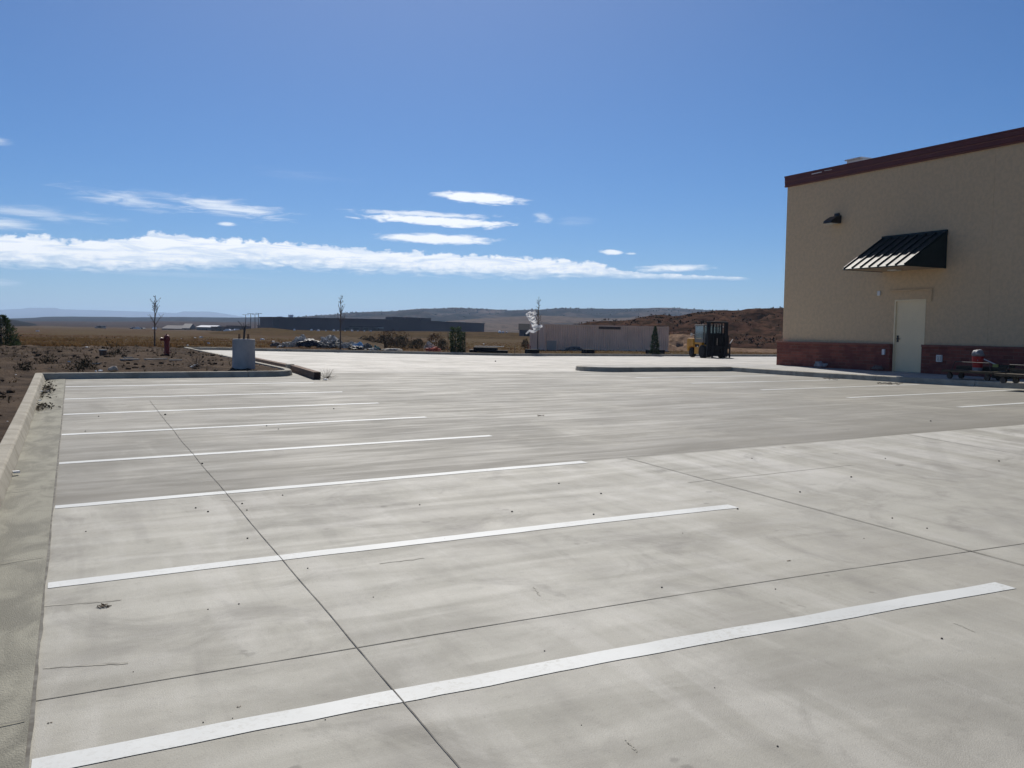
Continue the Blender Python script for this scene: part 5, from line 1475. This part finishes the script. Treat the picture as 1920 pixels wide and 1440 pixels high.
# smaller far buildings
def shed(pl, pr, d, ytop, label, wall, roof, name='shed', depth=14., gable=0., door=True):
    a, u, ln, rz = frame_xy(pl, d, pr, d)
    zb = gfull(a.x, a.y) - .8
    t = thing(name, label, 'building', (a.x, a.y, zb), rz)
    h = at_d(pl, ytop, d).z - zb
    e = h - gable
    MB().box2((0, 0, 0), (ln, depth, e)).build('wall', M[wall], t)
    if gable:
        MB().prism([(-.4, e + .01), (depth + .4, e + .01), (depth / 2, h)], 'x', -.3, ln + .3).build('roof', M[roof], t)
    else:
        MB().box2((-.3, -.3, e + .01), (ln + .3, depth + .3, e + .35)).build('roof', M[roof], t)
    if door: MB().box2((ln * .3, -.06, 0), (ln * .3 + min(5, ln * .3), -.005, min(4., e * .7) )).build('door', M['dark_glass'], t)
shed(303, 342, 620, 609.5, 'grey barn with a pale pitched roof far out on the plain', 'grey_wall', 'grey_wall', 'barn', 22, 2.2)
shed(341, 355, 610, 606.5, 'steep dark gabled building at the end of the grey barn', 'grey_wall', 'slate2', 'barn', 12, 3.)
shed(368, 402, 600, 609.5, 'wide shed with a pale metal roof right of the grey barn', 'grey_wall', 'pale_roof', 'shed', 20, 1.2)
shed(396, 428, 560, 613, 'lower dark brown shed beside the pale-roofed one', 'rust_wall', 'rust_wall')
shed(425, 457, 540, 611.5, 'taller dark brown shed behind the light masts', 'rust_wall', 'rust_wall')
shed(483, 508, 500, 611, 'dark low annex against the end of the long slate building', 'slate', 'slate')
shed(974, 1003, 300, 606.5, 'dark gabled house behind the end of the tan container', 'slate', 'far_dark_roof', 'house', 12, 2.)
M['mast'] = material('galvanised_mast', (.11, .11, .12), None, .6)
def light_mast(px, d, ytop, label):
    a = at_ground_d(px, d); h = at_d(px, ytop, d).z - a.z
    t = thing('light_mast', label, 'lamp post', a, 0, 'light masts by the far sheds')
    MB().tube([(0, 0, -.2), (0, 0, h)], [.16, .11], 8).build('pole', M['mast'], t)
    MB().box2((-.9 * cy, -.16, h), (.9 * cy, .16, h + .14)).build('lamp_arm', M['mast'], t)
    for s_ in (-1, 1):
        MB().box2((s_ * .95 - .35, -.25, h + .02), (s_ * .95 + .35, .25, h + .16)).build('lamp_head', M['mast'], t)
light_mast(460.5, 390, 590.5, 'shortest-looking light mast, farthest from the long slate building of four')
light_mast(470, 370, 588.5, 'second light mast from the grey barn side, tall')
light_mast(478, 420, 590, 'third light mast from the grey barn side, thin and lower')
light_mast(484.5, 365, 588, 'light mast nearest the end of the long slate building')
# vehicles: a few pixels each
def car_mesh(L_=4.5, w_=1.8, h=1.5):
    k = MB()
    k.prism([(-L_ / 2, .35), (-L_ / 2, .85), (-L_ * .42, .95), (-L_ * .25, 1.0), (-L_ * .14, h), (L_ * .22, h), (L_ * .36, 1.0), (L_ / 2, .9), (L_ / 2, .35)], 'y', -w_ / 2, w_ / 2)
    for x in (-L_ * .3, L_ * .3):
        k.tube([(x, -w_ / 2 - .01, .33), (x, w_ / 2 + .01, .33)], .33, 12)
    return k
for q, (px, d, m, lb_, s_) in enumerate(((257, 640, 'far_white', 0, 1.1), (250, 640, 'far_dark', 1, 1), (290, 640, 'far_white', 0, 1.2), (268, 650, 'far_dark', 1, 1), (428, 470, 'far_white', 0, 1), (443, 460, 'far_white', 0, 1), (185, 700, 'far_dark', 1, 1.3), (195, 700, 'far_dark', 1, 1.3),
                              (458, 560, 'far_white', 0, .8), (472, 560, 'far_white', 0, .8))):
    if d < 420: d = 326; a = at_d(px, float(np.interp(px, [p[0] for p in RISE], [p[1] for p in RISE])), 328); a.z -= .15
    else: a = at_ground_d(px, d)
    o = car_mesh(4.5 * s_, 1.8 * s_, 1.5 * s_).build('parked_car', M[m], loc=a); o.rotation_euler = (0, 0, R(q * 37 % 180))
    tag(o, ('tiny dark car parked far across the field', 'tiny white car parked far across the field')[1 - lb_], 'car', ('white cars far across the field', 'dark cars far across the field')[lb_])

# white sacks lying on the rise in front of the long building
for q, (px, w_) in enumerate(((552, 5), (584, 5), (597, 7), (611, 3), (626, 5), (634, 3), (647, 3), (660, 5), (671, 3), (683, 3), (695, 4), (937, 6), (943, 5), (950, 3))):
    a = at_d(px, float(np.interp(px, [p[0] for p in RISE], [p[1] for p in RISE])) + (2.5 if px == 597 else .6), 322); r = w_ * 322 / F / 2
    o = MB().blob((0, 0, r * .2), (r, r * .7, r * .9), .3, 1.4, 2, q * 1.9).build('white_sack', M['far_white'], loc=a)
    tag(o, 'bright white sack lying on the rise before the long dark building', 'sack', 'white sacks before the long building')

# ------------------------------------------------------------------ haze: one box of even, thin air round the whole scene
hz = MB().box2((-17500, -700, -12), (18500, 18000, 262)).build('haze', bpy.data.materials.new('haze'))
hz['kind'] = 'stuff'; hz['label'] = 'thin blue air between here and the hills'
hm = hz.data.materials[0]; hm.use_nodes = True
t = NB(hm.node_tree); t.t.nodes.clear()
pv = t.n('ShaderNodeVolumePrincipled', {'Color': (.52, .72, 1., 1), 'Density': 9.0e-5, 'Anisotropy': .3})
om = t.n('ShaderNodeOutputMaterial'); hm.node_tree.links.new(pv.outputs[0], om.inputs['Volume'])
hm.cycles.homogeneous_volume = True
